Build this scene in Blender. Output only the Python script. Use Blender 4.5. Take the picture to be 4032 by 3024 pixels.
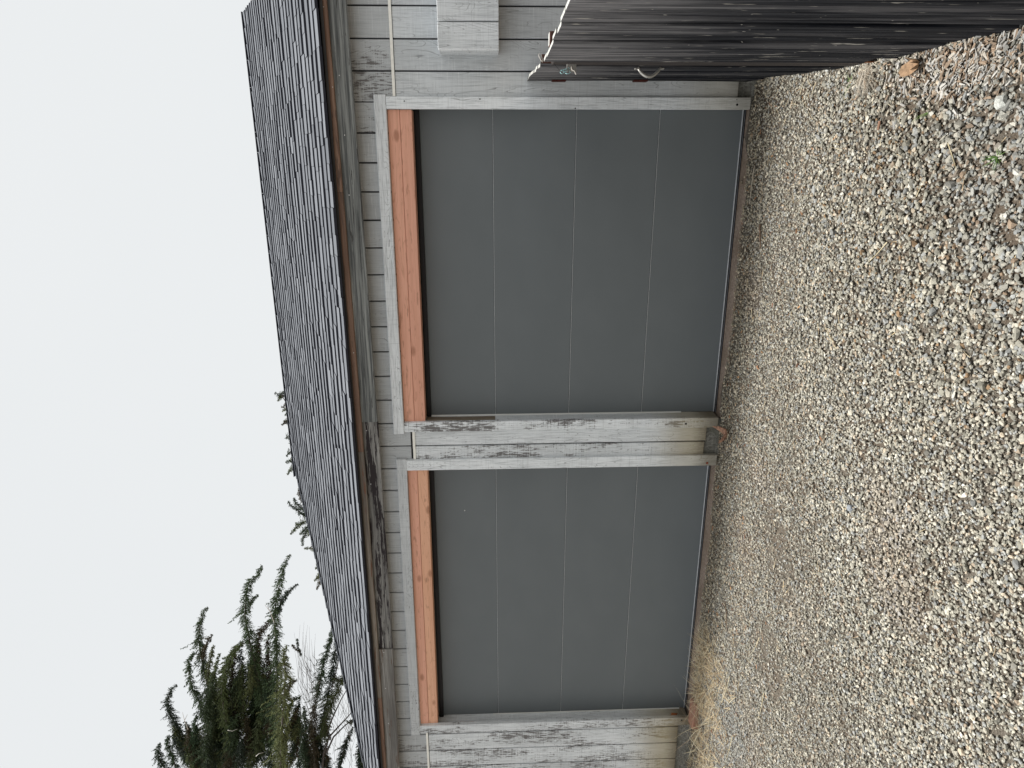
import bpy, bmesh, math, random
import numpy as np
from mathutils import Vector, Matrix

S = bpy.context.scene
for o in list(bpy.data.objects):
    bpy.data.objects.remove(o)
random.seed(7)
rng = np.random.default_rng(11)

# ------------------------------------------------------------------ camera
CAMF, YAW, PITCH, ROLL = 2676.27, 0.32214, -0.0371728, -0.0134154
CAMPOS = Vector((0.0, -4.479, 1.717))
def cam_axes():
    cy, sy = math.cos(YAW), math.sin(YAW)
    r = Vector((cy, sy, 0)); f = Vector((-sy, cy, 0)); u = Vector((0, 0, 1))
    cp, sp = math.cos(PITCH), math.sin(PITCH)
    f2 = f*cp + u*sp; u2 = u*cp - f*sp
    cr, sr = math.cos(ROLL), math.sin(ROLL)
    return r*cr + u2*sr, u2*cr - r*sr, f2
AR, AU, AF = cam_axes()
cam_data = bpy.data.cameras.new('camera')
cam = bpy.data.objects.new('camera', cam_data)
S.collection.objects.link(cam)
cam_data.sensor_fit = 'HORIZONTAL'
cam_data.sensor_width = 36.0
cam_data.lens = CAMF/4032*36
cam_data.clip_start = 0.05
cam_data.clip_end = 2000
# the photograph lies on its side: the phone was held upright
m = Matrix.Identity(4)
for i, ax in enumerate((-AU, AR, -AF)):
    for j in range(3):
        m[j][i] = ax[j]
m.translation = CAMPOS
cam.matrix_world = m
S.camera = cam

# ------------------------------------------------------------------ sky, sun, exposure
SUN_DIR = Vector((-0.21, 0.062, 0.975)).normalized()
W = bpy.data.worlds.new('World'); S.world = W; W.use_nodes = True
wn = W.node_tree; wn.nodes.clear()
sky = wn.nodes.new('ShaderNodeTexSky'); sky.sky_type = 'NISHITA'; sky.sun_disc = False
sky.sun_elevation = math.asin(SUN_DIR.z)
sky.sun_rotation = math.atan2(SUN_DIR.x, SUN_DIR.y)
sky.air_density = 1.0; sky.dust_density = 4.0
mixc = wn.nodes.new('ShaderNodeMix'); mixc.data_type = 'RGBA'
mixc.inputs[0].default_value = 0.93            # thin bright cloud veil over the blue
wtc = wn.nodes.new('ShaderNodeTexCoord'); wnz = wn.nodes.new('ShaderNodeTexNoise')
wnz.inputs['Scale'].default_value = 1.3; wnz.inputs['Detail'].default_value = 3
wr = wn.nodes.new('ShaderNodeMix'); wr.data_type = 'RGBA'
wr.inputs[6].default_value = (7.45, 7.68, 7.74, 1); wr.inputs[7].default_value = (8.15, 8.30, 8.30, 1)
wn.links.new(wtc.outputs['Generated'], wnz.inputs['Vector']); wn.links.new(wnz.outputs['Fac'], wr.inputs[0])
wn.links.new(wr.outputs[2], mixc.inputs[7])
wn.links.new(sky.outputs[0], mixc.inputs[6])
bg = wn.nodes.new('ShaderNodeBackground'); bg.inputs[1].default_value = 0.10
wo = wn.nodes.new('ShaderNodeOutputWorld')
wn.links.new(mixc.outputs[2], bg.inputs[0]); wn.links.new(bg.outputs[0], wo.inputs[0])

sd = bpy.data.lights.new('sun', 'SUN'); sd.energy = 4.3; sd.angle = math.radians(10)
sd.color = (1.0, 0.97, 0.92)
sun = bpy.data.objects.new('sun', sd); S.collection.objects.link(sun)
sun.rotation_euler = SUN_DIR.to_track_quat('Z', 'Y').to_euler()
sun.location = (0, 6, 20)

S.view_settings.view_transform = 'Standard'
S.view_settings.look = 'None'
S.view_settings.exposure = 0.15
S.view_settings.gamma = 1.0
S.view_settings.use_curve_mapping = False
S.render.resolution_x = 1024; S.render.resolution_y = 768

# ------------------------------------------------------------------ helpers
COL = S.collection
def ray(X, Y):
    return AF + AR*((3024-Y-1512)/CAMF) - AU*((X-2016)/CAMF)
def at_y(X, Y, y0):
    d = ray(X, Y); return CAMPOS + d*((y0-CAMPOS.y)/d.y)

def empty(name, loc, parent=None, **props):
    o = bpy.data.objects.new(name, None); COL.objects.link(o)
    o.empty_display_size = 0.1
    if parent: o.parent = parent; o.location = Vector(loc)
    else: o.location = loc
    for k, v in props.items(): o[k] = v
    return o
def wpos(o):
    p = Vector(o.location)
    while o.parent: o = o.parent; p += Vector(o.location)
    return p
def link(name, me, loc, parent=None, **props):
    """loc is given in world space; parents are never rotated."""
    o = bpy.data.objects.new(name, me); COL.objects.link(o)
    if parent:
        o.parent = parent; o.location = Vector(loc) - wpos(parent)
    else: o.location = loc
    for k, v in props.items(): o[k] = v
    return o
def mesh_np(name, V, F, mats, mi=None, col=None, smooth=False):
    """V (n,3); F (m,k) array of k-gons"""
    me = bpy.data.meshes.new(name)
    V = np.asarray(V, np.float32); F = np.asarray(F, np.int32)
    k = F.shape[1]
    me.vertices.add(len(V)); me.vertices.foreach_set('co', V.ravel())
    me.loops.add(F.size); me.loops.foreach_set('vertex_index', F.ravel())
    me.polygons.add(len(F))
    me.polygons.foreach_set('loop_start', np.arange(0, F.size, k, dtype=np.int32))
    me.polygons.foreach_set('loop_total', np.full(len(F), k, np.int32))
    me.polygons.foreach_set('use_smooth', np.full(len(F), smooth))
    if mi is not None: me.polygons.foreach_set('material_index', np.asarray(mi, np.int32))
    for m_ in (mats if isinstance(mats, (list, tuple)) else [mats]): me.materials.append(m_)
    if col is not None:
        a = me.color_attributes.new('tint', 'FLOAT_COLOR', 'POINT')
        c = np.ones((len(V), 4), np.float32); c[:, :3] = col
        a.data.foreach_set('color', c.ravel())
    me.update(calc_edges=True)
    return me
def bm_mesh(name, bm, mats, smooth=False):
    me = bpy.data.meshes.new(name); bm.normal_update(); bm.to_mesh(me); bm.free()
    for m_ in (mats if isinstance(mats, (list, tuple)) else [mats]): me.materials.append(m_)
    if smooth:
        for p in me.polygons: p.use_smooth = True
    return me
def box_bm(bm, x0, x1, y0, y1, z0, z1, bev=0.0, jit=0.0):
    c = [(x0,y0,z0),(x1,y0,z0),(x1,y1,z0),(x0,y1,z0),(x0,y0,z1),(x1,y0,z1),(x1,y1,z1),(x0,y1,z1)]
    vs = [bm.verts.new((p[0]+random.uniform(-jit,jit), p[1]+random.uniform(-jit,jit)*.4, p[2]+random.uniform(-jit,jit))) for p in c]
    fs = [bm.faces.new([vs[i] for i in q]) for q in ((0,3,2,1),(4,5,6,7),(0,1,5,4),(1,2,6,5),(2,3,7,6),(3,0,4,7))]
    if bev > 0:
        es = list({e for f in fs for e in f.edges})
        bmesh.ops.bevel(bm, geom=es, offset=bev, segments=1, affect='EDGES', clamp_overlap=True)
def board(name, x0, x1, y0, y1, z0, z1, mat, parent, bev=0.003, jit=0.0, **props):
    """a board as its own mesh, origin at the middle of its foot"""
    cx, cy, cz = (x0+x1)/2, (y0+y1)/2, z0
    bm = bmesh.new(); box_bm(bm, x0-cx, x1-cx, y0-cy, y1-cy, 0, z1-z0, bev, jit)
    return link(name, bm_mesh(name, bm, mat), (cx, cy, cz), parent, **props)
def tube_bm(bm, pts, rad, seg=8, cap=True):
    pts = [Vector(p) for p in pts]; n = len(pts)
    rr = rad if isinstance(rad, (list, tuple)) else [rad]*n
    rings = []; up = Vector((0.13, 0.21, 0.97))
    for i, p in enumerate(pts):
        t = (pts[min(i+1, n-1)] - pts[max(i-1, 0)]).normalized()
        a = t.cross(up)
        if a.length < 1e-3: a = t.cross(Vector((1, 0, 0)))
        a.normalize(); b = t.cross(a)
        rings.append([bm.verts.new(p + (a*math.cos(2*math.pi*k/seg) + b*math.sin(2*math.pi*k/seg))*rr[i]) for k in range(seg)])
    for i in range(n-1):
        for k in range(seg):
            bm.faces.new((rings[i][k], rings[i][(k+1) % seg], rings[i+1][(k+1) % seg], rings[i+1][k]))
    if cap:
        bm.faces.new(rings[0][::-1]); bm.faces.new(rings[-1])
def tube(name, pts, rad, mat, parent=None, seg=8, **props):
    o0 = Vector(pts[0]); bm = bmesh.new()
    tube_bm(bm, [Vector(p)-o0 for p in pts], rad, seg)
    return link(name, bm_mesh(name, bm, mat, True), o0, parent, **props)

# ------------------------------------------------------------------ material tools
class N:
    def __init__(s, name, rough=0.8, spec=0.3):
        s.m = bpy.data.materials.new(name); s.m.use_nodes = True
        s.t = s.m.node_tree; s.b = s.t.nodes['Principled BSDF']
        s.b.inputs['Roughness'].default_value = rough
        s.b.inputs['Specular IOR Level'].default_value = spec
    def n(s, kind, **kw):
        nd = s.t.nodes.new(kind)
        for k, v in kw.items(): setattr(nd, k, v)
        return nd
    def put(s, sock, v):
        if isinstance(v, (int, float)): sock.default_value = v
        elif isinstance(v, tuple):
            sock.default_value = v if len(v) == len(sock.default_value) else (*v, 1)
        else: s.t.links.new(v, sock)
    def math(s, op, a, b=0.0, c=0.0, clamp=False):
        nd = s.n('ShaderNodeMath', operation=op, use_clamp=clamp)
        s.put(nd.inputs[0], a); s.put(nd.inputs[1], b); s.put(nd.inputs[2], c)
        return nd.outputs[0]
    def ramp(s, v, a, b, x=0.0, y=1.0, smooth=True):
        nd = s.n('ShaderNodeMapRange', interpolation_type='SMOOTHSTEP' if smooth else 'LINEAR')
        s.put(nd.inputs[0], v); s.put(nd.inputs[1], a); s.put(nd.inputs[2], b)
        s.put(nd.inputs[3], x); s.put(nd.inputs[4], y)
        return nd.outputs[0]
    def mix(s, f, a, b, mode='MIX'):
        nd = s.n('ShaderNodeMix', data_type='RGBA', blend_type=mode)
        s.put(nd.inputs[0], f); s.put(nd.inputs[6], a); s.put(nd.inputs[7], b)
        return nd.outputs[2]
    def coords(s, which='Object', offset=True, scale=(1, 1, 1)):
        tc = s.n('ShaderNodeTexCoord'); v = tc.outputs[which]
        if offset:
            oi = s.n('ShaderNodeObjectInfo')
            ad = s.n('ShaderNodeVectorMath', operation='ADD')
            mu = s.n('ShaderNodeVectorMath', operation='SCALE'); mu.inputs[0].default_value = (37.1, 23.7, 51.3)
            s.t.links.new(oi.outputs['Random'], mu.inputs['Scale'])
            s.t.links.new(v, ad.inputs[0]); s.t.links.new(mu.outputs[0], ad.inputs[1]); v = ad.outputs[0]
        return s.scaled(v, scale)
    def scaled(s, v, scale):
        mp = s.n('ShaderNodeMapping'); mp.inputs['Scale'].default_value = scale
        s.t.links.new(v, mp.inputs[0]); return mp.outputs[0]
    def noise(s, v, scale=1, detail=4, rough=0.55, dist=0.0, out='Fac'):
        nd = s.n('ShaderNodeTexNoise'); s.t.links.new(v, nd.inputs['Vector'])
        nd.inputs['Scale'].default_value = scale; nd.inputs['Detail'].default_value = detail
        nd.inputs['Roughness'].default_value = rough; nd.inputs['Distortion'].default_value = dist
        return nd.outputs[out]
    def attr(s, name, kind='OBJECT', out='Fac'):
        nd = s.n('ShaderNodeAttribute', attribute_name=name, attribute_type=kind)
        return nd.outputs[out]
    def wz(s, axis=2):
        g = s.n('ShaderNodeNewGeometry'); sp = s.n('ShaderNodeSeparateXYZ')
        s.t.links.new(g.outputs['Position'], sp.inputs[0]); return sp.outputs[axis]
    def bump(s, h, strength=0.4, dist=0.003):
        nd = s.n('ShaderNodeBump'); nd.inputs['Strength'].default_value = strength
        nd.inputs['Distance'].default_value = dist; s.t.links.new(h, nd.inputs['Height'])
        s.t.links.new(nd.outputs[0], s.b.inputs['Normal'])
    def base(s, c): s.put(s.b.inputs['Base Color'], c)
    def rough(s, v): s.put(s.b.inputs['Roughness'], v)

def ax3(axis, along, across):
    return tuple(along if i == axis else across for i in range(3))

def white_wood(name, axis, tint=(0.66, 0.68, 0.69), worn=(0.40, 0.415, 0.42)):
    """whitewashed rough sawn wood; grain runs along axis; custom properties peel / grey / stain steer the wear"""
    k = N(name, 0.85, 0.2); co = k.coords()
    big = k.noise(k.scaled(co, ax3(axis, 1.2, 4)), 1, 3)
    rings = k.noise(k.scaled(co, ax3(axis, 1.4, 9)), 1, 2, 0.5, 0.6)
    saw = k.math('FRACT', k.math('MULTIPLY', rings, 26))
    line = k.math('MULTIPLY', k.ramp(saw, 0.0, 0.16, 1, 0), k.ramp(k.noise(k.scaled(co, ax3(axis, 3, 12)), 1, 2), 0.42, 0.62))
    fine = k.noise(k.scaled(co, ax3(axis, 7, 160)), 1, 5, 0.65)
    cross = k.noise(k.scaled(co, ax3(axis, 190, 5)), 1, 3, 0.6)
    c = k.mix(k.ramp(big, 0.3, 0.7), tint, worn)
    c = k.mix(k.ramp(k.attr('grey'), 0, 1, 0, 0.8, False), c, (0.30, 0.31, 0.315))
    c = k.mix(k.ramp(fine, 0.44, 0.66, 0, 0.6), c, (0.40, 0.42, 0.435))
    c = k.mix(k.ramp(cross, 0.52, 0.75, 0, 0.38), c, (0.45, 0.46, 0.465))
    c = k.mix(k.ramp(cross, 0.28, 0.42, 0.35, 0), c, (0.93, 0.94, 0.94))
    c = k.mix(k.math('MULTIPLY', line, 0.7), c, (0.21, 0.215, 0.22))
    # bare dark wood where the wash has flaked off, in flecks along the grain
    n1 = k.math('ADD', k.noise(k.scaled(co, ax3(axis, 13, 85)), 1, 7, 0.78), k.math('MULTIPLY', k.math('SUBTRACT', cross, 0.5), 0.22))
    n2 = k.noise(k.scaled(co, ax3(axis, 1.7, 6)), 1, 2)
    z = k.wz()
    pe = k.attr('peel')
    thr = k.math('SUBTRACT', k.math('MULTIPLY', pe, 0.30), k.math('MULTIPLY', k.ramp(n2, 0.35, 0.62, 1, 0), 0.16))
    v = k.math('ADD', n1, thr)
    flake = k.ramp(v, 0.725, 0.79, 0, 0.95)
    c = k.mix(flake, c, k.mix(fine, (0.085, 0.08, 0.08), (0.24, 0.225, 0.22)))
    # splash stains and algae over the bottom 30 cm
    st = k.attr('stain')
    wob = k.math('ADD', z, k.math('MULTIPLY', k.math('SUBTRACT', n1, 0.5), 0.22))
    yel = k.math('MULTIPLY', k.ramp(wob, 0.22, 0.62, 0.75, 0), st)
    c = k.mix(yel, c, (0.40, 0.335, 0.20))
    drk = k.math('MULTIPLY', k.ramp(wob, 0.10, 0.27, 0.85, 0), st)
    c = k.mix(drk, c, (0.12, 0.095, 0.06))
    k.base(c)
    h = k.math('ADD', k.math('MULTIPLY', fine, 0.7), k.math('MULTIPLY', cross, 0.35))
    h = k.math('SUBTRACT', h, k.math('ADD', k.math('MULTIPLY', line, 0.3), k.math('MULTIPLY', flake, 0.35)))
    k.bump(h, 0.45, 0.003)
    return k.m
M_SIDE = white_wood('whitewashed_siding', 2, (0.83, 0.86, 0.88), (0.65, 0.675, 0.69))
M_TRIMV = white_wood('whitewashed_trim_upright', 2, (0.915, 0.945, 0.965), (0.80, 0.83, 0.85))
M_TRIMH = white_wood('whitewashed_trim_level', 0, (0.915, 0.945, 0.965), (0.80, 0.83, 0.85))

def knots(k, co, axis, scale):
    vo = k.n('ShaderNodeTexVoronoi'); vo.inputs['Scale'].default_value = 1
    k.t.links.new(k.scaled(co, ax3(axis, scale*0.5, scale)), vo.inputs['Vector'])
    return vo.outputs['Distance']
def cedar(name, c0, c1):
    k = N(name, 0.7, 0.25); co = k.coords()
    g = k.noise(k.scaled(co, (1.6, 60, 60)), 1, 4, 0.6)
    w = k.noise(k.scaled(co, (1.2, 14, 14)), 1, 2, 0.5, 0.5)
    l = k.ramp(k.math('FRACT', k.math('MULTIPLY', w, 18)), 0, 0.25, 1, 0)
    c = k.mix(k.ramp(g, 0.35, 0.7), c0, c1)
    c = k.mix(k.math('MULTIPLY', l, 0.38), c, (0.44, 0.19, 0.11))
    d = knots(k, co, 0, 9)
    c = k.mix(k.ramp(d, 0.08, 0.22, 0.65, 0), c, (0.34, 0.14, 0.08))
    c = k.mix(k.ramp(k.noise(k.scaled(co, (0.9, 4, 4)), 1, 2), .4, .7, 0, .3), c, (0.62, 0.30, 0.21))
    sm = k.noise(k.scaled(co, (9, 40, 40)), 1, 3)
    c = k.mix(k.ramp(sm, 0.60, 0.70, 0, 0.5), c, (0.36, 0.17, 0.11))
    k.base(c); k.bump(g, 0.2, 0.002); return k.m
M_CEDAR = cedar('new_cedar', (0.84, 0.45, 0.325), (0.76, 0.39, 0.275))
M_CEDAR2 = cedar('new_cedar_yellowish', (0.84, 0.48, 0.32), (0.77, 0.42, 0.27))

def grey_wood(name, axis, dark, light, paint=None, amt=0.5):
    k = N(name, 0.75, 0.3); co = k.coords()
    f = k.noise(k.scaled(co, ax3(axis, 2.2, 90)), 1, 5, 0.7)
    g = k.noise(k.scaled(co, ax3(axis, 0.8, 12)), 1, 4, 0.6)
    c = k.mix(k.ramp(f, 0.36, 0.68), dark, light)
    c = k.mix(k.ramp(g, 0.4, 0.7, 0, 0.6), c, tuple(0.5*v for v in dark))
    if paint:
        p = k.noise(k.scaled(co, ax3(axis, 3.0, 42)), 1, 5, 0.7)
        c = k.mix(k.ramp(p, amt, amt+0.03), c, paint)
    k.base(c); k.bump(f, 0.6, 0.003); return k.m
M_FASC = grey_wood('weathered_grey_fascia', 0, (0.09, 0.095, 0.095), (0.34, 0.35, 0.335), (0.06, 0.058, 0.055), 0.60)
M_FASCW = grey_wood('flaking_fascia', 0, (0.15, 0.145, 0.14), (0.38, 0.37, 0.35), (0.028, 0.022, 0.024), 0.50)
M_FASCB = grey_wood('old_brown_grey_fascia', 0, (0.15, 0.14, 0.13), (0.34, 0.33, 0.31), (0.13, 0.085, 0.06), 0.60)
M_BROWN = grey_wood('brown_stained_wood', 0, (0.20, 0.12, 0.085), (0.30, 0.19, 0.135), (0.13, 0.085, 0.065), 0.56)
M_BRGREY = grey_wood('brown_wood_gone_grey', 0, (0.20, 0.17, 0.145), (0.40, 0.35, 0.29), (0.17, 0.09, 0.06), 0.57)
M_SOFFIT = grey_wood('soffit_wood', 0, (0.10, 0.10, 0.10), (0.16, 0.16, 0.155))
M_JAMBSTAIN = grey_wood('bare_jamb_wood', 2, (0.20, 0.15, 0.10), (0.36, 0.32, 0.26), (0.14, 0.10, 0.07), 0.58)
M_POST = grey_wood('red_brown_post', 2, (0.10, 0.045, 0.035), (0.16, 0.08, 0.06))

def fence_wood(name, top=False):
    k = N(name, 0.85, 0.10); co = k.coords()
    f = k.noise(k.scaled(co, (46, 46, 1.6)), 1, 6, 0.72)
    g = k.noise(k.scaled(co, (13, 13, 0.8)), 1, 4, 0.6)
    oi = k.n('ShaderNodeObjectInfo')
    c = k.mix(k.ramp(f, 0.38, 0.66), (0.004, 0.005, 0.008), (0.036, 0.037, 0.042))
    c = k.mix(k.ramp(g, 0.50, 0.64, 0, 0.7), c, k.mix(f, (0.03, 0.03, 0.034), (0.16, 0.155, 0.16)))
    c = k.mix(k.ramp(oi.outputs['Random'], 0, 1, 0, 0.6, False), c, (0.003, 0.004, 0.007))
    # paler grey streaks towards the top of the boards
    z = k.math('ADD', k.wz(), k.math('MULTIPLY', k.math('SUBTRACT', g, 0.5), 1.0))
    c = k.mix(k.ramp(z, 0.65, 1.70, 0, 0.72), c, k.mix(k.ramp(f, .3, .7), (0.030, 0.030, 0.034), (0.37, 0.36, 0.365)))
    sc = k.noise(k.scaled(co, (60, 60, 5)), 1, 3, 0.6)
    c = k.mix(k.ramp(sc, 0.655, 0.70, 0, 0.85), c, (0.42, 0.40, 0.36))
    ch = k.noise(k.scaled(co, (24, 24, 9)), 3, 2, 0.5)
    c = k.mix(k.ramp(ch, 0.76, 0.78, 0, 0.8), c, (0.50, 0.48, 0.44))
    if top: c = k.mix(k.ramp(f, 0.3, 0.6), (0.30, 0.29, 0.27), (0.60, 0.60, 0.57))  # weathered whitish end grain, with the sky's reflection put into the colour
    k.base(c); k.bump(f, 0.7, 0.004); return k.m
M_FENCE = fence_wood('dark_stained_fence_wood'); M_FTOP = fence_wood('bleached_skylit_board_end', True)

def door_mat():
    k = N('grey_door_paint', 0.5, 0.35); co = k.coords(offset=False)
    a = k.noise(co, 420, 2, 0.5); b = k.noise(k.scaled(co, (1, 1, 1.5)), 1.3, 3)
    c = k.mix(k.ramp(b, 0.3, 0.7), (0.142, 0.158, 0.166), (0.158, 0.174, 0.182))
    k.base(c); k.bump(a, 0.22, 0.0015); return k.m
M_DOOR = door_mat()
def flat(name, col, rough=0.6, spec=0.3, metal=0.0, noise=0.0, nscale=40):
    k = N(name, rough, spec); k.b.inputs['Metallic'].default_value = metal
    if noise:
        co = k.coords(offset=False); n = k.noise(co, nscale, 4)
        k.base(k.mix(k.ramp(n, 0.3, 0.7), tuple(v*(1-noise) for v in col), tuple(min(1, v*(1+noise)) for v in col)))
        k.bump(n, 0.15, 0.002)
    else: k.base(col)
    return k.m
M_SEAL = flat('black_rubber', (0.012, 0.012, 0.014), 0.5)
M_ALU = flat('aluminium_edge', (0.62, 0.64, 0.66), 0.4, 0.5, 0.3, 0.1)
M_WSTRIP = flat('white_weatherstrip', (0.75, 0.75, 0.72), 0.5)
M_CREAM = flat('cream_flashing', (0.93, 0.91, 0.84), 0.45, 0.4, 0, 0.05)
M_METAL = flat('dull_zinc', (0.36, 0.35, 0.33), 0.45, 0.5, 0.6, 0.3)
M_RUST = flat('rusty_hinge', (0.07, 0.018, 0.014), 0.8, 0.2, 0, 0.3, 90)
M_NAIL = flat('nail_head', (0.85, 0.85, 0.84), 0.4, 0.5)
M_HOLE = flat('dark_hole', (0.01, 0.01, 0.01), 0.9)
M_BACK = flat('dark_backing', (0.05, 0.05, 0.055), 0.9)
M_STRING = flat('pale_blue_twine', (0.36, 0.58, 0.60), 0.8, 0.1, 0, 0.2)
M_WIRE = flat('pale_wire', (0.62, 0.58, 0.53), 0.6, 0.3)
M_UND = flat('roof_underlay', (0.045, 0.042, 0.04), 0.9)

def concrete(name, c0, c1, c2):
    k = N(name, 0.9, 0.15); co = k.coords('Object', False)
    a = k.noise(co, 60, 6, 0.7); b = k.noise(co, 7, 4)
    c = k.mix(k.ramp(a, 0.35, 0.68), c0, c1)
    c = k.mix(k.ramp(b, 0.42, 0.62, 0, 0.6), c, c2)
    sp = k.noise(co, 130, 2); c = k.mix(k.ramp(sp, 0.66, 0.72, 0, 0.6), c, (0.34, 0.34, 0.32))
    k.base(c); k.bump(a, 0.8, 0.006); return k.m
M_FOUND = concrete('mossy_foundation', (0.12, 0.115, 0.10), (0.30, 0.29, 0.26), (0.11, 0.11, 0.085))
M_SILL = concrete('rusty_concrete_sill', (0.22, 0.165, 0.13), (0.36, 0.29, 0.24), (0.19, 0.14, 0.10))

def shingle_mat(name, edge=False):
    k = N(name, 0.92, 0.12); co = k.coords('Object', False)
    g = k.n('ShaderNodeNewGeometry'); oi = k.n('ShaderNodeObjectInfo')
    r = k.math('FRACT', k.math('ADD', g.outputs['Random Per Island'], k.math('MULTIPLY', oi.outputs['Random'], 7.3)))
    a = k.noise(co, 160, 3, 0.7)
    if edge: c = k.mix(a, (0.018, 0.019, 0.028), (0.055, 0.057, 0.070))
    else:
        c = k.mix(r, (0.145, 0.155, 0.172), (0.225, 0.238, 0.26))
        c = k.mix(k.ramp(a, 0.35, 0.7, 0, 0.45), c, (0.10, 0.105, 0.12))
    k.base(c); k.bump(a, 0.4, 0.002); return k.m
M_SH = shingle_mat('grey_roof_shingle'); M_SHE = shingle_mat('dark_shingle_butt', True)

def tinted(name, rough=0.85, var=0.25, sc=90, bumpd=0.002, trans=0.0):
    k = N(name, rough, 0.2); c = k.attr('tint', 'GEOMETRY', 'Color')
    co = k.coords('Object', False); n = k.noise(co, sc, 4, 0.65)
    c = k.mix(k.ramp(n, 0.3, 0.7, 0, var), c, (0.06, 0.055, 0.045))
    k.base(c); k.bump(n, 0.4, bumpd)
    if trans: k.b.inputs['Transmission Weight'].default_value = 0
    return k.m
M_STONE = tinted('crushed_stone', 0.85, 0.35, 220)
M_STRAW = tinted('dry_straw', 0.7, 0.15)
M_CHIP = tinted('wood_chip', 0.8, 0.3)
M_LEAF = tinted('cypress_leaf', 0.7, 0.1)
def soil_mat():
    k = N('gravelly_soil', 0.95, 0.1); co = k.coords('Object', False)
    a = k.noise(co, 150, 5, 0.7); b = k.noise(co, 4, 4)
    c = k.mix(k.ramp(a, 0.35, 0.65), (0.10, 0.085, 0.068), (0.25, 0.22, 0.18))
    c = k.mix(k.ramp(b, 0.45, 0.65, 0, 0.5), c, (0.14, 0.10, 0.07))
    k.base(c); k.bump(a, 1.0, 0.01); return k.m
M_SOIL = soil_mat()
def far_ground():
    k = N('far_ground', 0.95, 0.1); co = k.coords('Object', False)
    a = k.noise(co, 0.6, 6, 0.6)
    k.base(k.mix(a, (0.10, 0.095, 0.07), (0.19, 0.175, 0.14))); return k.m
M_BARK = grey_wood('cypress_bark', 2, (0.05, 0.04, 0.035), (0.16, 0.135, 0.12))
M_LEAFDEAD = flat('dead_leaf', (0.37, 0.245, 0.15), 0.7, 0.2, 0, 0.3, 60)
M_BARKP = flat('bark_piece', (0.33, 0.19, 0.13), 0.75, 0.2, 0, 0.45, 45)
M_BRICK = concrete('worn_brick', (0.34, 0.17, 0.115), (0.46, 0.26, 0.18), (0.30, 0.18, 0.13))
M_STICK = flat('stick_wood', (0.17, 0.12, 0.085), 0.8, 0.2, 0, 0.4, 50)

# ------------------------------------------------------------------ ground
def gz(x, y):
    """height of the gravel yard in front of the wall"""
    x = np.asarray(x, float); y = np.asarray(y, float)
    z = 0.035 + 0.050*np.minimum(y, 0)
    near = np.clip((x+0.5)/0.9, 0, 1)
    z = z - near*np.clip((-1.35-y)*0.18, 0, 0.12)
    z = z - 0.02*np.clip((-3.8-x)/1.0, 0, 1)
    z = z + 0.006*np.sin(x*3.1+1)*np.cos(y*2.7) + 0.004*np.sin(x*7.3+y*5.1)
    return z
xs = np.concatenate([[-300, -120, -50, -20, -12], np.arange(-9, 4.01, 0.16), [6, 12, 20, 50, 120, 300]])
ys = np.concatenate([[-300, -120, -50, -20, -10], np.arange(-7, 0.5, 0.16), [0.8, 6, 10, 20, 50, 120, 300]])
GX, GY = np.meshgrid(xs, ys, indexing='ij')
GZ = gz(np.clip(GX, -9, 4), np.clip(GY, -7, 0.2)) - 0.006
nx, ny = GX.shape
idx = np.arange(nx*ny).reshape(nx, ny)
F = np.stack([idx[:-1, :-1], idx[1:, :-1], idx[1:, 1:], idx[:-1, 1:]], -1).reshape(-1, 4)
ground = link('ground', mesh_np('ground', np.stack([GX, GY, GZ], -1).reshape(-1, 3), F, M_SOIL, smooth=True), (0, 0, 0), kind='structure')

# ------------------------------------------------------------------ the garage
garage = empty('garage', (-2.2, 0, 0), label='whitewashed wooden garage with two dark grey doors and a shingled roof', category='garage')

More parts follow.
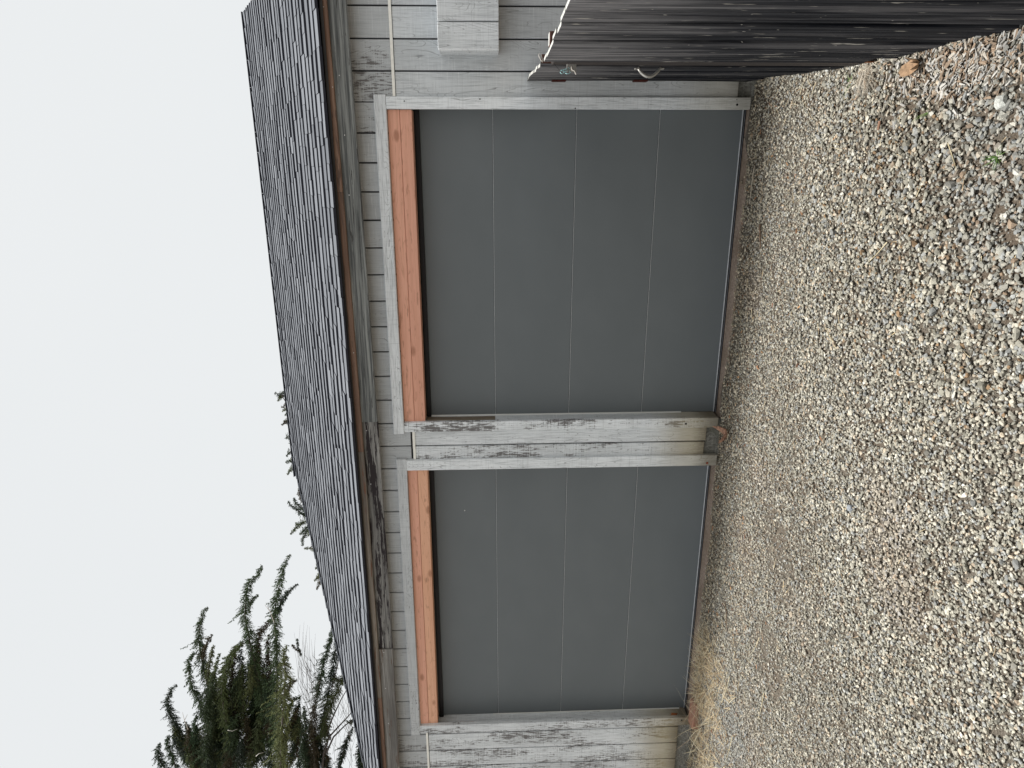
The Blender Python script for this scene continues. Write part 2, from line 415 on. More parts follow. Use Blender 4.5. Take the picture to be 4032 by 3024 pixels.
# siding: vertical planks 17.4 cm wide, channel joints
wall = empty('wall', (0, 0, 0), garage)
wall.location = (0, 0, 0)
PW = 0.17395; X0 = 0.838
T = 0.014
ZB = 0.145; ZF0, ZF1 = 2.2415, 2.2585
EAVE_SO = 2.52
def openings(x0, x1, z):   # pieces of [x0,x1] not covered by a door opening
    segs = [(x0, x1)]
    for a, b in ((-1.80, 0.315), (-4.50, -2.085)):
        out = []
        for s, e in segs:
            if e <= a or s >= b: out.append((s, e)); continue
            if s < a: out.append((s, a))
            if e > b: out.append((b, e))
        segs = out
    return segs
ks = range(-2, 37)
for k_ in ks:
    x1 = X0 - PW*(k_-0) ; x0 = x1-PW
    if x0 < -5.65: x0 = -5.65
    if x1 > 1.05: x1 = 1.05
    if x1-x0 < 0.02: continue
    g = 0.0045
    peel = 0.28
    stain = 1.0 if x1 < 0.2 else 0.55
    xc = (x0+x1)/2
    if -2.10 < xc < -1.93: peel = 0.95
    elif -1.93 <= xc < -1.75: peel = 0.45
    elif xc < -4.4: peel = 0.85
    elif 0.3 < xc < 0.65: peel = 0.52
    full_up = True
    # below the flashing
    for s, e in openings(x0, x1, 0):
        a = s+g if s == x0 else s; b = e-g if e == x1 else e
        if b-a < 0.02: continue
        pk = peel if xc < 0 else 0.30
        board('siding_plank', a, b, -T, 0.004, ZB+random.uniform(-.006, .008), ZF0-0.001, M_SIDE, wall, 0.0025, 0.0006, peel=pk, grey=0.30 if xc > .3 else 0.0, stain=stain)
    # above the flashing (and above the door heads)
    pu = 0.78 if .15 < xc < .65 else peel if xc < -4.4 else 0.40
    op = openings(x0, x1, 0)
    if op == [(x0, x1)]: ups = [(x0, x1, ZF1+.001)]
    elif op == []: ups = [(x0, x1, 2.30)]
    else:
        ups = [(a, b, ZF1+.001) for a, b in op]; q_ = sorted([x0, x1]+[v for ab in op for v in ab])
        ups += [(a, b, 2.30) for a, b in zip(q_, q_[1:]) if b-a > 1e-4 and (a, b) not in op]
    for a, b, zlo in ups:
        board('siding_plank', a+(g if abs(a-x0) < 1e-5 else 0), b-(g if abs(b-x1) < 1e-5 else 0), -T, 0.004, zlo, 2.60, M_SIDE, wall, 0.0025, 0.0006, peel=pu, grey=0.62, stain=0.0)
# sheathing behind the joints
for n_, (a, b) in enumerate(((-5.65, -4.50), (-2.085, -1.80), (0.315, 1.05))):
    board('sheathing', a, b, 0.004, 0.03, ZB, 2.30, M_BACK, wall, 0)
board('sheathing', -5.65, 1.05, 0.004, 0.03, 2.301, 2.60, M_BACK, wall, 0)
board('side_wall', 1.03, 1.05, 0.03, 4.9, 0.1, 2.60, M_SIDE, wall, 0, peel=.3, grey=.2, stain=.5)
board('side_wall', -5.65, -5.63, 0.03, 4.9, 0.1, 2.60, M_SIDE, wall, 0, peel=.3, grey=.2, stain=.5)
board('back_wall', -5.65, 1.05, 4.9, 4.92, 0.1, 2.60, M_SIDE, wall, 0, peel=.3, grey=.2, stain=.5)
# gable above the right-hand side wall
bm = bmesh.new()
gp = [(0, 0.0, 2.60), (0, 4.9, 2.60), (0, 2.45, 3.70)]
a_ = [bm.verts.new((0.0, p[1], p[2]-2.60)) for p in gp]; b_ = [bm.verts.new((0.02, p[1], p[2]-2.60)) for p in gp]
bm.faces.new(a_[::-1]); bm.faces.new(b_)
for i in range(3): bm.faces.new((a_[i], a_[(i+1) % 3], b_[(i+1) % 3], b_[i]))
link('gable', bm_mesh('gable', bm, M_SIDE), (1.03, 0, 2.60), wall, peel=.3, grey=.2, stain=0.0)

# cream flashing strip in three lengths
def strip(x0, x1, zl, zr, name='flashing', mat=M_CREAM, h=0.017, y0=-0.021, y1=-0.0145, sag=0.0):
    n = 12; bm = bmesh.new(); rows = []
    for i in range(n+1):
        t = i/n; x = x0+(x1-x0)*t; z = zl+(zr-zl)*t - sag*math.sin(math.pi*t) + random.uniform(-.0006, .0006)
        rows.append([bm.verts.new((x-x0, y, z_-zl)) for y, z_ in ((y0, z), (y1, z), (y1, z+h), (y0, z+h))])
    for i in range(n):
        for j in range(4):
            bm.faces.new((rows[i][j], rows[i+1][j], rows[i+1][(j+1) % 4], rows[i][(j+1) % 4]))
    bm.faces.new(rows[0]); bm.faces.new(rows[-1][::-1])
    bmesh.ops.recalc_face_normals(bm, faces=bm.faces)
    return link(name, bm_mesh(name, bm, mat), (x0, 0, zl), garage)
strip(0.350, 1.05, 2.2425, 2.2425); strip(-2.044, -1.834, 2.229, 2.229); strip(-5.65, -4.523, 2.247, 2.243)

# concrete foundation showing under the siding, and the door sills
for a, b in ((-5.65, -4.50), (-2.11, -1.78), (0.30, 1.05)):
    bm = bmesh.new(); nX = max(2, int((b-a)/0.03)); nZ = 10
    vv = {}
    for i in range(nX+1):
        for j in range(nZ+1):
            vv[i, j] = bm.verts.new(((b-a)*i/nX, random.uniform(-.004, .004)-(0.006 if j < 5 else 0), -0.25+0.40*j/nZ))
    for i in range(nX):
        for j in range(nZ): bm.faces.new((vv[i, j], vv[i+1, j], vv[i+1, j+1], vv[i, j+1]))
    link('foundation', bm_mesh('foundation', bm, M_FOUND, True), (a, 0.008, ZB-0.15+0.0), garage)
for a, b in ((-1.80, 0.32), (-4.52, -2.08)):
    bm = bmesh.new(); n = 60; rows = []
    for i in range(n+1):
        x = (b-a)*i/n; fy = 0.012+random.uniform(-.006, .006)
        zc = random.uniform(-.002, .002)
        rows.append([bm.verts.new((x, y, z)) for y, z in ((fy, -0.22), (fy, 0.026+zc), (fy+0.012, 0.034+zc), (0.10, 0.038), (0.6, 0.038))])
    for i in range(n):
        for j in range(4): bm.faces.new((rows[i][j], rows[i+1][j], rows[i+1][j+1], rows[i][j+1]))
    link('sill', bm_mesh('sill', bm, M_SILL, True), (a, 0, 0), garage)

# door casing boards
def casing(name, x0, x1, z0, z1, mat, y0=-0.036, y1=-0.0142, **pr):
    pr.setdefault('stain', 0.0); pr.setdefault('grey', 0.0)
    return board(name, x0, x1, y0, y1, z0, z1, mat, garage, 0.003, 0.0012, **pr)
casing('head_trim', -1.844, 0.359, 2.3005, 2.374, M_TRIMH, peel=0.18, grey=0.15)
rtrim = casing('side_trim', 0.2775, 0.347, 0.074, 2.2995, M_TRIMV, y1=0.0, peel=0.14, stain=0.5)
casing('side_trim', -1.832, -1.758, 0.071, 2.2995, M_TRIMV, y0=-0.033, y1=0.0, peel=0.98, stain=0.8)
hl = casing('head_trim', -4.538, -2.037, 2.3005, 2.374, M_TRIMH, peel=0.55, grey=0.60)
hl.rotation_euler.y = 0.0046
casing('side_trim', -2.128, -2.046, 0.056, 2.2965, M_TRIMV, y1=0.0, peel=0.05, stain=0.7)
casing('side_trim', -4.520, -4.444, 0.055, 2.306, M_TRIMV, y0=-0.033, y1=0.0, peel=0.85, grey=0.2, stain=0.8)
# nail holes and the rusty bolt head at the feet of the trims
def disc(name, x, z, y, r, mat, parent, sx=1.0):
    bm = bmesh.new(); bmesh.ops.create_cone(bm, cap_ends=True, segments=12, radius1=r, radius2=r*0.85, depth=0.004)
    bmesh.ops.rotate(bm, verts=bm.verts, cent=(0, 0, 0), matrix=Matrix.Rotation(math.pi/2, 3, 'X'))
    for v in bm.verts: v.co.x *= sx
    return link(name, bm_mesh(name, bm, mat), (x, y, z), parent)
disc('nail_hole', 0.305, 0.158, -0.0365, 0.0075, M_HOLE, garage)
disc('nail_hole', 0.334, 0.163, -0.0365, 0.003, M_HOLE, garage)
disc('bolt_head', -2.108, 0.125, -0.0375, 0.0095, flat('rust_red', (0.22, 0.06, 0.035), 0.8, 0.2, 0, 0.3), garage)
disc('nail_hole', -4.468, 0.125, -0.0340, 0.0075, M_HOLE, garage)
disc('nail_hole', -1.80, 0.305, -0.0340, 0.0075, M_HOLE, garage)
for x, z in ((0.283, 1.155), (0.334, 1.735), (0.322, 2.19)): disc('nail_hole', x, z, -0.0365, 0.005, M_HOLE, garage, 0.7)

# jambs: boards lining the openings back to the doors
def jamb(xface, side, z0, mat, stainz=None, **pr):
    x0, x1 = (xface-0.03, xface) if side < 0 else (xface, xface+0.03)
    board('jamb', x0, x1, 0.0005, 0.150, z0, 2.2995, mat, garage, 0.001, 0, **pr)
jamb(-1.7725, -1, 0.060, M_TRIMV, peel=0.35, stain=0.9, grey=0.35)
jamb(-4.4965, -1, 0.055, M_TRIMV, peel=0.35, stain=0.9, grey=0.30)
jamb(0.2875, 1, 0.060, M_TRIMV, peel=0.3, stain=0.9, grey=0.3)
jamb(-2.1200, 1, 0.060, M_TRIMV, peel=0.3, stain=0.9, grey=0.3)
# bare brown wood at the top of the left jamb of the right-hand door, plus the white weatherstrip
board('bare_jamb_strip', -1.7722, -1.7695, 0.004, 0.100, 1.66, 2.148, M_JAMBSTAIN, garage, 0)
board('weatherstrip', -1.7722, -1.7635, 0.116, 0.127, 0.30, 2.148, M_WSTRIP, garage, 0.001)
board('weatherstrip', -4.4962, -4.4890, 0.119, 0.127, 0.10, 1.70, M_WSTRIP, garage, 0.001)
M_ORST = flat('orange_bare_wood', (0.36, 0.12, 0.045), 0.8, 0.2, 0, 0.35, 30)
board('bare_wood_patch', -4.4963, -4.4945, 0.020, 0.050, 1.86, 1.98, M_ORST, garage, 0)
bm = bmesh.new()
pv = [bm.verts.new(p) for p in ((0, 0.0, 0.0), (0, 0.045, -0.03), (0, 0.055, 0.02), (0, 0.03, 0.03), (0, 0.0, 0.17))]
bm.faces.new(pv); r_ = bmesh.ops.extrude_face_region(bm, geom=bm.faces[:])
for v in [g_ for g_ in r_['geom'] if isinstance(g_, bmesh.types.BMVert)]: v.co.x += 0.002
bmesh.ops.recalc_face_normals(bm, faces=bm.faces)
link('bare_wood_patch', bm_mesh('bare_wood_patch', bm, M_ORST), (-4.4963, 0.022, 0.16), garage)

# new cedar headers: two boards one above the other over each door
for (a, b, dz) in ((-1.766, 0.2765, 0.0), (-4.478, -2.129, 0.004)):
    for j, (z0, z1, y0) in enumerate(((2.152, 2.2245, -0.004), (2.2262, 2.2985, -0.006))):
        o = board('cedar_board', a, b, y0, 0.105, z0+dz, min(z1+dz, 2.2995), (M_CEDAR2 if j == 0 and a < -3 else M_CEDAR), garage, 0.0025, 0.0005)
        if a < -3: o.rotation_euler.y = 0.0036

# garage doors with four panels each
DY = 0.130
def garage_door(x0, x1, tilt=0.0):
    d = empty('garage_door', (0, 0, 0), garage)
    d.location = (0, 0, 0)
    PH = 0.533
    for k_ in range(4):
        z0 = 0.058+PH*k_; z1 = z0+PH
        board('door_panel', x0, x1, DY, DY+0.045, z0+0.0022, z1-0.0018, M_DOOR, d, 0.0022)
        if k_:
            # bright strip along the tongue joint, its highlight put into the colour
            board('lip_highlight', x0, x1, DY-0.0012, DY+0.0025, z0-0.0016, z0+0.0006, M_ALU, d, 0)
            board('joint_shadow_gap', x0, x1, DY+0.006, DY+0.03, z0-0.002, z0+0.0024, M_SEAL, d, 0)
    board('bottom_rail', x0, x1, DY-0.005, DY+0.04, 0.0540, 0.0600, M_ALU, d, 0.001)
    board('head_shade_strip', x0, x1, DY-0.024, DY-0.001, 2.118, 2.150, M_SEAL, d, 0.003)  # black strip added to stand in for the recess shade under the header
    board('rubber_seal', x0, x1, DY-0.010, DY+0.035, 0.0385, 0.0538, M_SEAL, d, 0.003)
    board('seal_bead', x0, x1, DY-0.013, DY-0.0105, 0.0462, 0.0482, flat('grey_bead', (0.20, 0.21, 0.23), 0.4), d, 0)
    return d
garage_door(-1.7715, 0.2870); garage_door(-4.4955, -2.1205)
bm = bmesh.new(); bmesh.ops.create_icosphere(bm, subdivisions=1, radius=0.005)
link('paint_chip', bm_mesh('paint_chip', bm, M_NAIL), (-2.547, DY-0.001, 1.897), garage)
board('interior_back', -5.6, 1.0, 0.9, 0.92, 0.03, 2.5, M_BACK, garage, 0)

# boarded box on the wall, top right
box = empty('wall_box', (0.80, -0.28, 1.62), garage); box.location = Vector((0.80, -0.14, 1.62)) - wpos(garage)
yb = -0.275
board('box_plank', 0.5785, 0.7095, yb, yb+0.016, 1.624, 1.9635, M_SIDE, box, 0.002, 0.0006, peel=0.0, grey=0.0, stain=0.0)
board('box_plank', 0.7165, 0.905, yb, yb+0.016, 1.624, 1.9635, M_SIDE, box, 0.002, 0.0006, peel=0.15, grey=0.0, stain=0.0)
board('box_plank', 0.912, 1.045, yb, yb+0.016, 1.624, 1.9635, M_SIDE, box, 0.002, 0.0006, peel=0.1, grey=0.0, stain=0.0)
board('box_backing', 0.595, 1.03, yb+0.0165, yb+0.026, 1.630, 1.958, M_TRIMH, box, 0, peel=0.0, grey=1.0, stain=0.0)
board('box_side', 0.5775, 0.594, yb+0.0175, -T-0.001, 1.622, 1.965, M_TRIMV, box, 0.002, 0.001, peel=0.0, grey=0.0, stain=0.0)
board('box_side', 1.030, 1.046, yb+0.0175, -T-0.001, 1.622, 1.965, M_TRIMV, box, 0.002, 0.001, peel=0.0, grey=0.0, stain=0.0)
board('box_top', 0.5945, 1.0295, yb+0.027, -T-0.001, 1.945, 1.962, M_TRIMH, box, 0, peel=0.0, grey=0.0, stain=0.0)

# ------------------------------------------------------------------ eaves
eav = empty('eaves', (0, 0, 0), garage); eav.location = (0, 0, 0)
def sagz(x): return -0.020*max(0.0, 1-((x+2.0)/3.4)**2)
def eave_board(name, x0, x1, y0, y1, z0, z1, mat, parent, n=16):
    bm = bmesh.new(); rows = []
    for i in range(n+1):
        x = x0+(x1-x0)*i/n; s = sagz(x); j = random.uniform(-.0012, .0012); j2 = random.uniform(-.002, .002)
        rows.append([bm.verts.new((x-x0, y, z+s-z0)) for y, z in ((y0, z0+0.004+j2), (y0+.004, z0+j2), (y1, z0), (y1, z1), (y0+0.003, z1+j), (y0, z1-0.003+j))])
    for i in range(n):
        for j in range(6): bm.faces.new((rows[i][j], rows[i+1][j], rows[i+1][(j+1) % 6], rows[i][(j+1) % 6]))
    bm.faces.new(rows[0][::-1]); bm.faces.new(rows[-1])
    bmesh.ops.recalc_face_normals(bm, faces=bm.faces)
    return link(name, bm_mesh(name, bm, mat), (x0, 0, z0), parent)
YF = -0.118
eave_board('fascia', -1.716, 1.19, YF, -0.100, 2.4875, 2.600, M_FASC, eav)
eave_board('fascia', -3.60, -1.718, YF+0.014, -0.092, 2.4865, 2.600, M_FASCW, eav)
eave_board('fascia', -5.75, -3.602, YF+0.002, -0.094, 2.4865, 2.600, M_FASCB, eav)
eave_board('eave_trim', -0.20, 1.20, YF-0.020, YF-0.0005, 2.594, 2.636, M_BROWN, eav)
eave_board('eave_trim', -1.93, -0.202, YF-0.018, YF-0.0005, 2.593, 2.636, M_BROWN, eav)
eave_board('eave_trim', -4.05, -1.932, YF-0.018, YF+0.0005, 2.593, 2.634, M_BRGREY, eav)
eave_board('eave_trim', -5.76, -4.052, YF-0.018, YF+0.0005, 2.593, 2.634, M_BROWN, eav)
eave_board('soffit', -5.75, 1.19, -0.0935, -0.002, 2.515, 2.530, M_SOFFIT, eav)
for X, Y in ((1336, 297), (1357, 532), (1375, 768), (1442, 1698), (1511, 2570), (1518, 2711), (1529, 2849), (1459, 1909)):
    p = at_y(X, Y, YF-0.001); disc('nail', p.x, p.z, YF-(0.002 if p.x > -1.7 else -0.010 if p.x > -3.6 else 0.0), 0.0032, M_NAIL, eav)
for X, Y in ((1274, 27), (1310, 343), (1392, 1389)):
    p = at_y(X, Y, YF-0.02); disc('nail', p.x, p.z, YF-0.0205, 0.0025, M_NAIL, eav)

# ------------------------------------------------------------------ roof
PIT = math.radians(25.0); CP, SP = math.cos(PIT), math.sin(PIT)
EY, EZ = -0.172, 2.6365
RUN = 2.55; XL, XR = -5.75, 1.21
RY = EY+RUN; RZ = EZ+RUN*math.tan(PIT)
roof = empty('roof', (0, 0, 0), garage); roof.location = (0, 0, 0)
# decking slab (front slope, hip slope, back slope) with thickness
bm = bmesh.new()
def vtx(x, y, z): return bm.verts.new((x, y, z))
dk = 0.012
E0 = vtx(XL, EY+.02, EZ-dk); E1 = vtx(XR-.02, EY+.02, EZ-dk); R0 = vtx(XL+RUN, RY, RZ-dk); R1 = vtx(XR-.02, RY, RZ-dk)
B0 = vtx(XL, RY+RUN, EZ-dk); B1 = vtx(XR-.02, RY+RUN, EZ-dk)
nE0 = vtx(XL, EY+.02, EZ-dk-.016); nE1 = vtx(XR-.02, EY+.02, EZ-dk-.016); nR0 = vtx(XL+RUN, RY, RZ-dk-.016); nR1 = vtx(XR-.02, RY, RZ-dk-.016)
nB0 = vtx(XL, RY+RUN, EZ-dk-.016); nB1 = vtx(XR-.02, RY+RUN, EZ-dk-.016)
for q in ((E0, E1, R1, R0), (B1, B0, R0, R1), (B0, E0, R0), (nE0, nR0, nR1, nE1), (nB1, nR1, nR0, nB0), (nB0, nR0, nE0),
          (E0, nE0, nE1, E1), (E1, nE1, nR1, R1), (R1, nR1, nB1, B1), (B1, nB1, nB0, B0), (B0, nB0, nE0, E0)): bm.faces.new(q)
link('roof_deck', bm_mesh('roof_deck', bm, M_UND), (0, 0, 0), roof)
# a shingle: wedge, butt towards the viewer. local x = along the eave, y = up the slope, z = off the slope
EXPO = 0.108; L = EXPO*1.4
def wedge(w, tb=0.0150, tt=0.002, l=L, slant=0.0):
    return np.array([(0, 0, 0), (w, slant, 0), (w, l, -.001), (0, l, -.001), (0, 0, tb), (w, slant, tb), (w, l, tt), (0, l, tt)], float)
WF = np.array([(0, 3, 2, 1), (4, 5, 6, 7), (0, 1, 5, 4), (1, 2, 6, 5), (2, 3, 7, 6), (3, 0, 4, 7)])
WMI = np.array([1, 0, 1, 1, 1, 1])
unit = mesh_np('shingle', wedge(1.0), WF, [M_SH, M_SHE], WMI)
Rm = np.array([[1, 0, 0], [0, CP, -SP], [0, SP, CP]])
items = []
nrow = int(RUN/CP/EXPO)
for i in range(nrow):
    s = i*EXPO; yy = EY+s*CP; zz = EZ+s*SP
    xa = XL+(s+L*.8)*CP if i else XL+.02; xb = XR+0.015
    x = xa - random.uniform(0, 0.1)
    while x < xb:
        w = random.choice((0.11, 0.14, 0.17, 0.21, 0.25, 0.30))*random.uniform(.9, 1.1)
        a, b = max(x, xa), min(x+w, xb)
        if b-a > 0.02:
            j = random.choice((-0.016, -0.008, 0, 0, 0.008, 0.017)) if i else random.uniform(-.003, .003)
            th = random.uniform(0.75, 1.25)
            items.append((a+0.0012, b-a-0.0024, s+j, th, sagz((a+b)/2)*max(0, 1-s/1.2)))
        x += w
def sh_dist(it):
    p = Vector((it[0]+it[1]/2, EY+it[2]*CP, EZ+it[2]*SP)); d = (p-CAMPOS).length
    inview = -5.0 < it[0] < 1.0
    return (0 if inview else 50) + d - it[1]*6
items.sort(key=sh_dist)
for (x, w, s, th, sg) in items[:298]:
    o = link('shingle', unit, (x, EY+s*CP, EZ+s*SP+sg), roof)
    o.rotation_euler = (PIT+random.uniform(-.006, .004), 0, random.uniform(-.004, .004)); o.scale = (w, 1, th)
VV = []; FF = []; MI = []
for n_, (x, w, s, th, sg) in enumerate(items[298:]):
    v = wedge(w, 0.0150*th, slant=random.uniform(-.004, .004)) @ Rm.T + np.array([x, EY+s*CP, EZ+s*SP+sg])
    VV.append(v); FF.append(WF+8*n_); MI.append(WMI)
link('shingle_field', mesh_np('shingle_field', np.concatenate(VV), np.concatenate(FF), [M_SH, M_SHE], np.concatenate(MI)), (0, 0, 0), roof, kind='stuff')
# hip and back slopes: long courses
VV = []; FF = []; MI = []; n_ = 0
for i in range(nrow):
    s = i*EXPO; c = s*CP; zz = EZ+s*SP
    # back slope, butt at y = 2*RY-EY-c
    yb_ = EY+2*RUN-c
    for side in (0, 1):
        if side == 0:
            a = np.array([XR+.015, yb_, zz]); d = np.array([-1., 0, 0]); up = np.array([0, -CP, SP]); ln = XR+.03-(XL+c)
        else:
            a = np.array([XL+c, yb_, zz]); d = np.array([0, -1., 0]); up = np.array([CP, 0, SP]); ln = 2*(RUN-c)
            if side == 1: a = a-np.array([0, L*CP, 0]); ln -= 2*L*CP
        nrm = np.cross(d, up); t = 0.0
        while t < ln-0.02:
            w = min(random.uniform(.15, .4), ln-t)
            o_ = a+d*(t+.001)
            q = wedge(w-.002)
            VV.append(o_ + q[:, :1]*d + q[:, 1:2]*up + q[:, 2:3]*nrm); FF.append(WF+8*n_); MI.append([1, 0, 1, 0, 0, 0]); n_ += 1; t += w
link('shingle_field', mesh_np('shingle_field', np.concatenate(VV), np.concatenate(FF), [M_SH, M_SHE], np.concatenate(MI)), (0, 0, 0), roof, kind='stuff')
# ridge and hip caps
VV = []; FF = []; n_ = 0
def caps(p0, p1, nA, nB, w=0.10, step=0.13):
    global n_
    p0 = np.array(p0); p1 = np.array(p1); d = p1-p0; ln = np.linalg.norm(d); d = d/ln
    t = 0
    while t < ln-0.03:
        a = p0+d*t; b = p0+d*(t+step*1.25); lift = np.array([0, 0, .018]); lo = np.array([0, 0, .008])
        tk = np.array([0, 0, .008])
        v = [a+lift, b+lo, a+lift-tk, b+lo-tk, a+lift+nA*w, b+lo+nA*w, a+lift+nA*w-tk, b+lo+nA*w-tk, a+lift+nB*w, b+lo+nB*w, a+lift+nB*w-tk, b+lo+nB*w-tk]
        VV.append(np.array(v)); k = 12*n_
        FF.extend([[k+0, k+1, k+5, k+4], [k+1, k+0, k+8, k+9], [k+0, k+4, k+6, k+2], [k+8, k+0, k+2, k+10], [k+4, k+5, k+7, k+6], [k+9, k+8, k+10, k+11]]); n_ += 1; t += step
caps((XR+.01, RY, RZ), (XL+RUN, RY, RZ), np.array([0, -CP, -SP]), np.array([0, CP, -SP]))
hipd = 1/math.sqrt(2)
caps((XL, EY, EZ), (XL+RUN, RY, RZ), np.array([.7, -.62, -.16]), np.array([-.62, .7, -.16]), 0.13)
link('ridge_caps', mesh_np('ridge_caps', np.concatenate(VV), np.array(FF), M_SH), (0, 0, 0), roof, kind='stuff')
# rake board on the gable end
bm = bmesh.new()
for sgn in (1, -1):
    y_e = EY+0.02 if sgn > 0 else EY+2*RUN-.02
    q = [(XR-.022, y_e, EZ-.03), (XR-.022, RY, RZ-.03), (XR-.022, RY, RZ-.15), (XR-.022, y_e, EZ-.15)]
    a_ = [bm.verts.new(p) for p in q]; b_ = [bm.verts.new((p[0]+.02, p[1], p[2])) for p in q]
    bm.faces.new(a_); bm.faces.new(b_[::-1])
    for i in range(4): bm.faces.new((a_[i], b_[i], b_[(i+1) % 4], a_[(i+1) % 4]))
bmesh.ops.recalc_face_normals(bm, faces=bm.faces)
link('rake_board', bm_mesh('rake_board', bm, M_FASC), (0, 0, 0), roof)

# ------------------------------------------------------------------ fence and gate (dark vertical boards)
def plank(name, p, q, z0, z1, parent, th=0.014, mats=None):
    """board between plan points p and q (far to near), face towards -x"""
    p = Vector((p[0], p[1], 0)); q = Vector((q[0], q[1], 0)); d = q-p; w = d.length; d.normalize(); nrm = Vector((-d.y, d.x, 0))
    if nrm.x < 0: nrm = -nrm
    bm = bmesh.new(); nz = 8; jx = [random.uniform(-.0018, .0018) for _ in range(nz+1)]
    bow = random.uniform(-.004, .004)
    rows = []
    for k_ in range(nz+1):
        t = k_/nz; z = (z0+(z1-z0)*t); b = bow*math.sin(math.pi*t)
        ring = []
        for (s, o_) in ((0.0, .004), (.0035, 0), (w-.0035, 0), (w, .004), (w, th), (0, th)):
            c = p+d*(s+(jx[k_] if s > w/2 else 0))+nrm*(o_+b); ring.append(bm.verts.new((c.x-p.x, c.y-p.y, z-z0+(random.uniform(-.004, .004) if k_ in (0,) else 0))))
        rows.append(ring)
    for k_ in range(nz):
        for j in range(6): bm.faces.new((rows[k_][j], rows[k_][(j+1) % 6], rows[k_+1][(j+1) % 6], rows[k_+1][j]))
    ft = bm.faces.new(rows[-1]); bm.faces.new(rows[0][::-1])
    bmesh.ops.recalc_face_normals(bm, faces=bm.faces); ft.material_index = 1
    return link(name, bm_mesh(name, bm, [M_FENCE, M_FTOP]), (p.x, p.y, z0), parent)
GA = (0.440, -0.005); GB = (0.3965, -1.035); FA = (0.3885, -1.225); FB = (0.441, -2.22)
gate = empty('wooden_gate', (0.42, -0.5, 0.05), label='dark stained board gate with rusty hinges next to the garage door', category='gate')
def lerp(a, b, t): return (a[0]+(b[0]-a[0])*t, a[1]+(b[1]-a[1])*t)
ng = 8
for i in range(ng):
    a = lerp(GA, GB, i/ng+0.004); b = lerp(GA, GB, (i+1)/ng-0.010)
    off = random.choice((0, 0.004, -0.003, 0.002))
    plank('plank', (a[0]+off, a[1]), (b[0]+off, b[1]), 0.10-0.012*i+random.uniform(-.01, .01), 1.451+random.uniform(-.0025, .002), gate)
for z in (0.32, 1.22):
    bm = bmesh.new(); q = [(0.462, -0.02), (0.419, -1.03), (0.457, -1.03), (0.500, -0.02)]
    a_ = [bm.verts.new((x-.44, y+.5, 0)) for x, y in q]; b_ = [bm.verts.new((x-.44, y+.5, .085)) for x, y in q]
    bm.faces.new(a_[::-1]); bm.faces.new(b_)
    for i in range(4): bm.faces.new((a_[i], a_[(i+1) % 4], b_[(i+1) % 4], b_[i]))
    bmesh.ops.recalc_face_normals(bm, faces=bm.faces)
    link('rail', bm_mesh('rail', bm, M_FENCE), (0.44, -0.5, z), gate)
for z in (1.226, 0.742): board('hinge', 0.424, 0.434, -0.150, -0.090, z, z+0.083, M_RUST, gate, 0.002)
# pull handle: zinc D handle
hp = []
for i in range(13):
    t = i/12; a = math.pi*t
    hp.append((0.3985-0.040*math.sin(a)**0.8, -1.020-.004*math.sin(a), 0.883+0.108*t))
handle = tube('handle', hp, [0.006+.002*math.sin(math.pi*i/12) for i in range(13)], M_METAL, gate)
for z in (0.868, 0.985): board('handle_foot', 0.3895, 0.3955, -1.030, -1.008, z, z+0.02, M_METAL, gate, 0.001)

fence = empty('wooden_fence', (0.42, -2.6, 0), label='long dark stained board fence running from the gate towards the viewer', category='fence')
# brown latch post between gate and fence, standing slightly back
board('post', 0.404, 0.490, -1.222, -1.045, -0.1, 1.400, grey_wood('latch_post_wood', 2, (0.022, 0.019, 0.020), (0.062, 0.048, 0.042)), fence, 0.004)
board('post_edge', 0.3995, 0.4035, -1.224, -1.206, -0.05, 0.36, flat('raw_orange_wood', (0.22, 0.085, 0.035), 0.8, 0.2, 0, 0.3), fence, 0.001)
def fline(y): t = (y-FA[1])/(FB[1]-FA[1]); return FA[0]+(FB[0]-FA[0])*t
y = FA[1]
nb = 0
while y > -5.0:
    w = random.uniform(0.134, 0.146); y2 = y-w+0.008
    yc = (y+y2)/2
    off = random.choice((0, 0.005, -0.003, 0.007))
    zb = float(gz(0.40, yc))+random.uniform(.0, .012)
    if yc > -1.4: zb += 0.05
    plank('plank', (fline(y)+off, y), (fline(y2)+off, y2), zb, 1.451+random.uniform(-.003, .002), fence)
    y -= w; nb += 1
for z in (0.22, 0.95):
    bm = bmesh.new(); q = [(fline(-1.25)+.026, -1.25), (fline(-5)+.026, -5), (fline(-5)+.064, -5), (fline(-1.25)+.064, -1.25)]
    a_ = [bm.verts.new((x-.45, y_+3, 0)) for x, y_ in q]; b_ = [bm.verts.new((x-.45, y_+3, .085)) for x, y_ in q]
    bm.faces.new(a_[::-1]); bm.faces.new(b_)
    for i in range(4): bm.faces.new((a_[i], a_[(i+1) % 4], b_[(i+1) % 4], b_[i]))
    bmesh.ops.recalc_face_normals(bm, faces=bm.faces)
    link('rail', bm_mesh('rail', bm, M_FENCE), (0.45, -3, z), fence)
def post(x0, x1, y0, y1, z1):
    o = board('post', x0, x1, y0, y1, -0.1, z1, [M_POST, M_FTOP], fence, 0.003)
    for p in o.data.polygons:
        if p.normal.z > .9: p.material_index = 1
    return o
post(0.450, 0.505, -1.299, -1.240, 1.432)
post(0.518, 0.567, -0.15, -0.09, 1.377)
for y_ in (-3.2, -4.9): post(fline(y_)+.066, fline(y_)+.15, y_-.09, y_, 1.44)
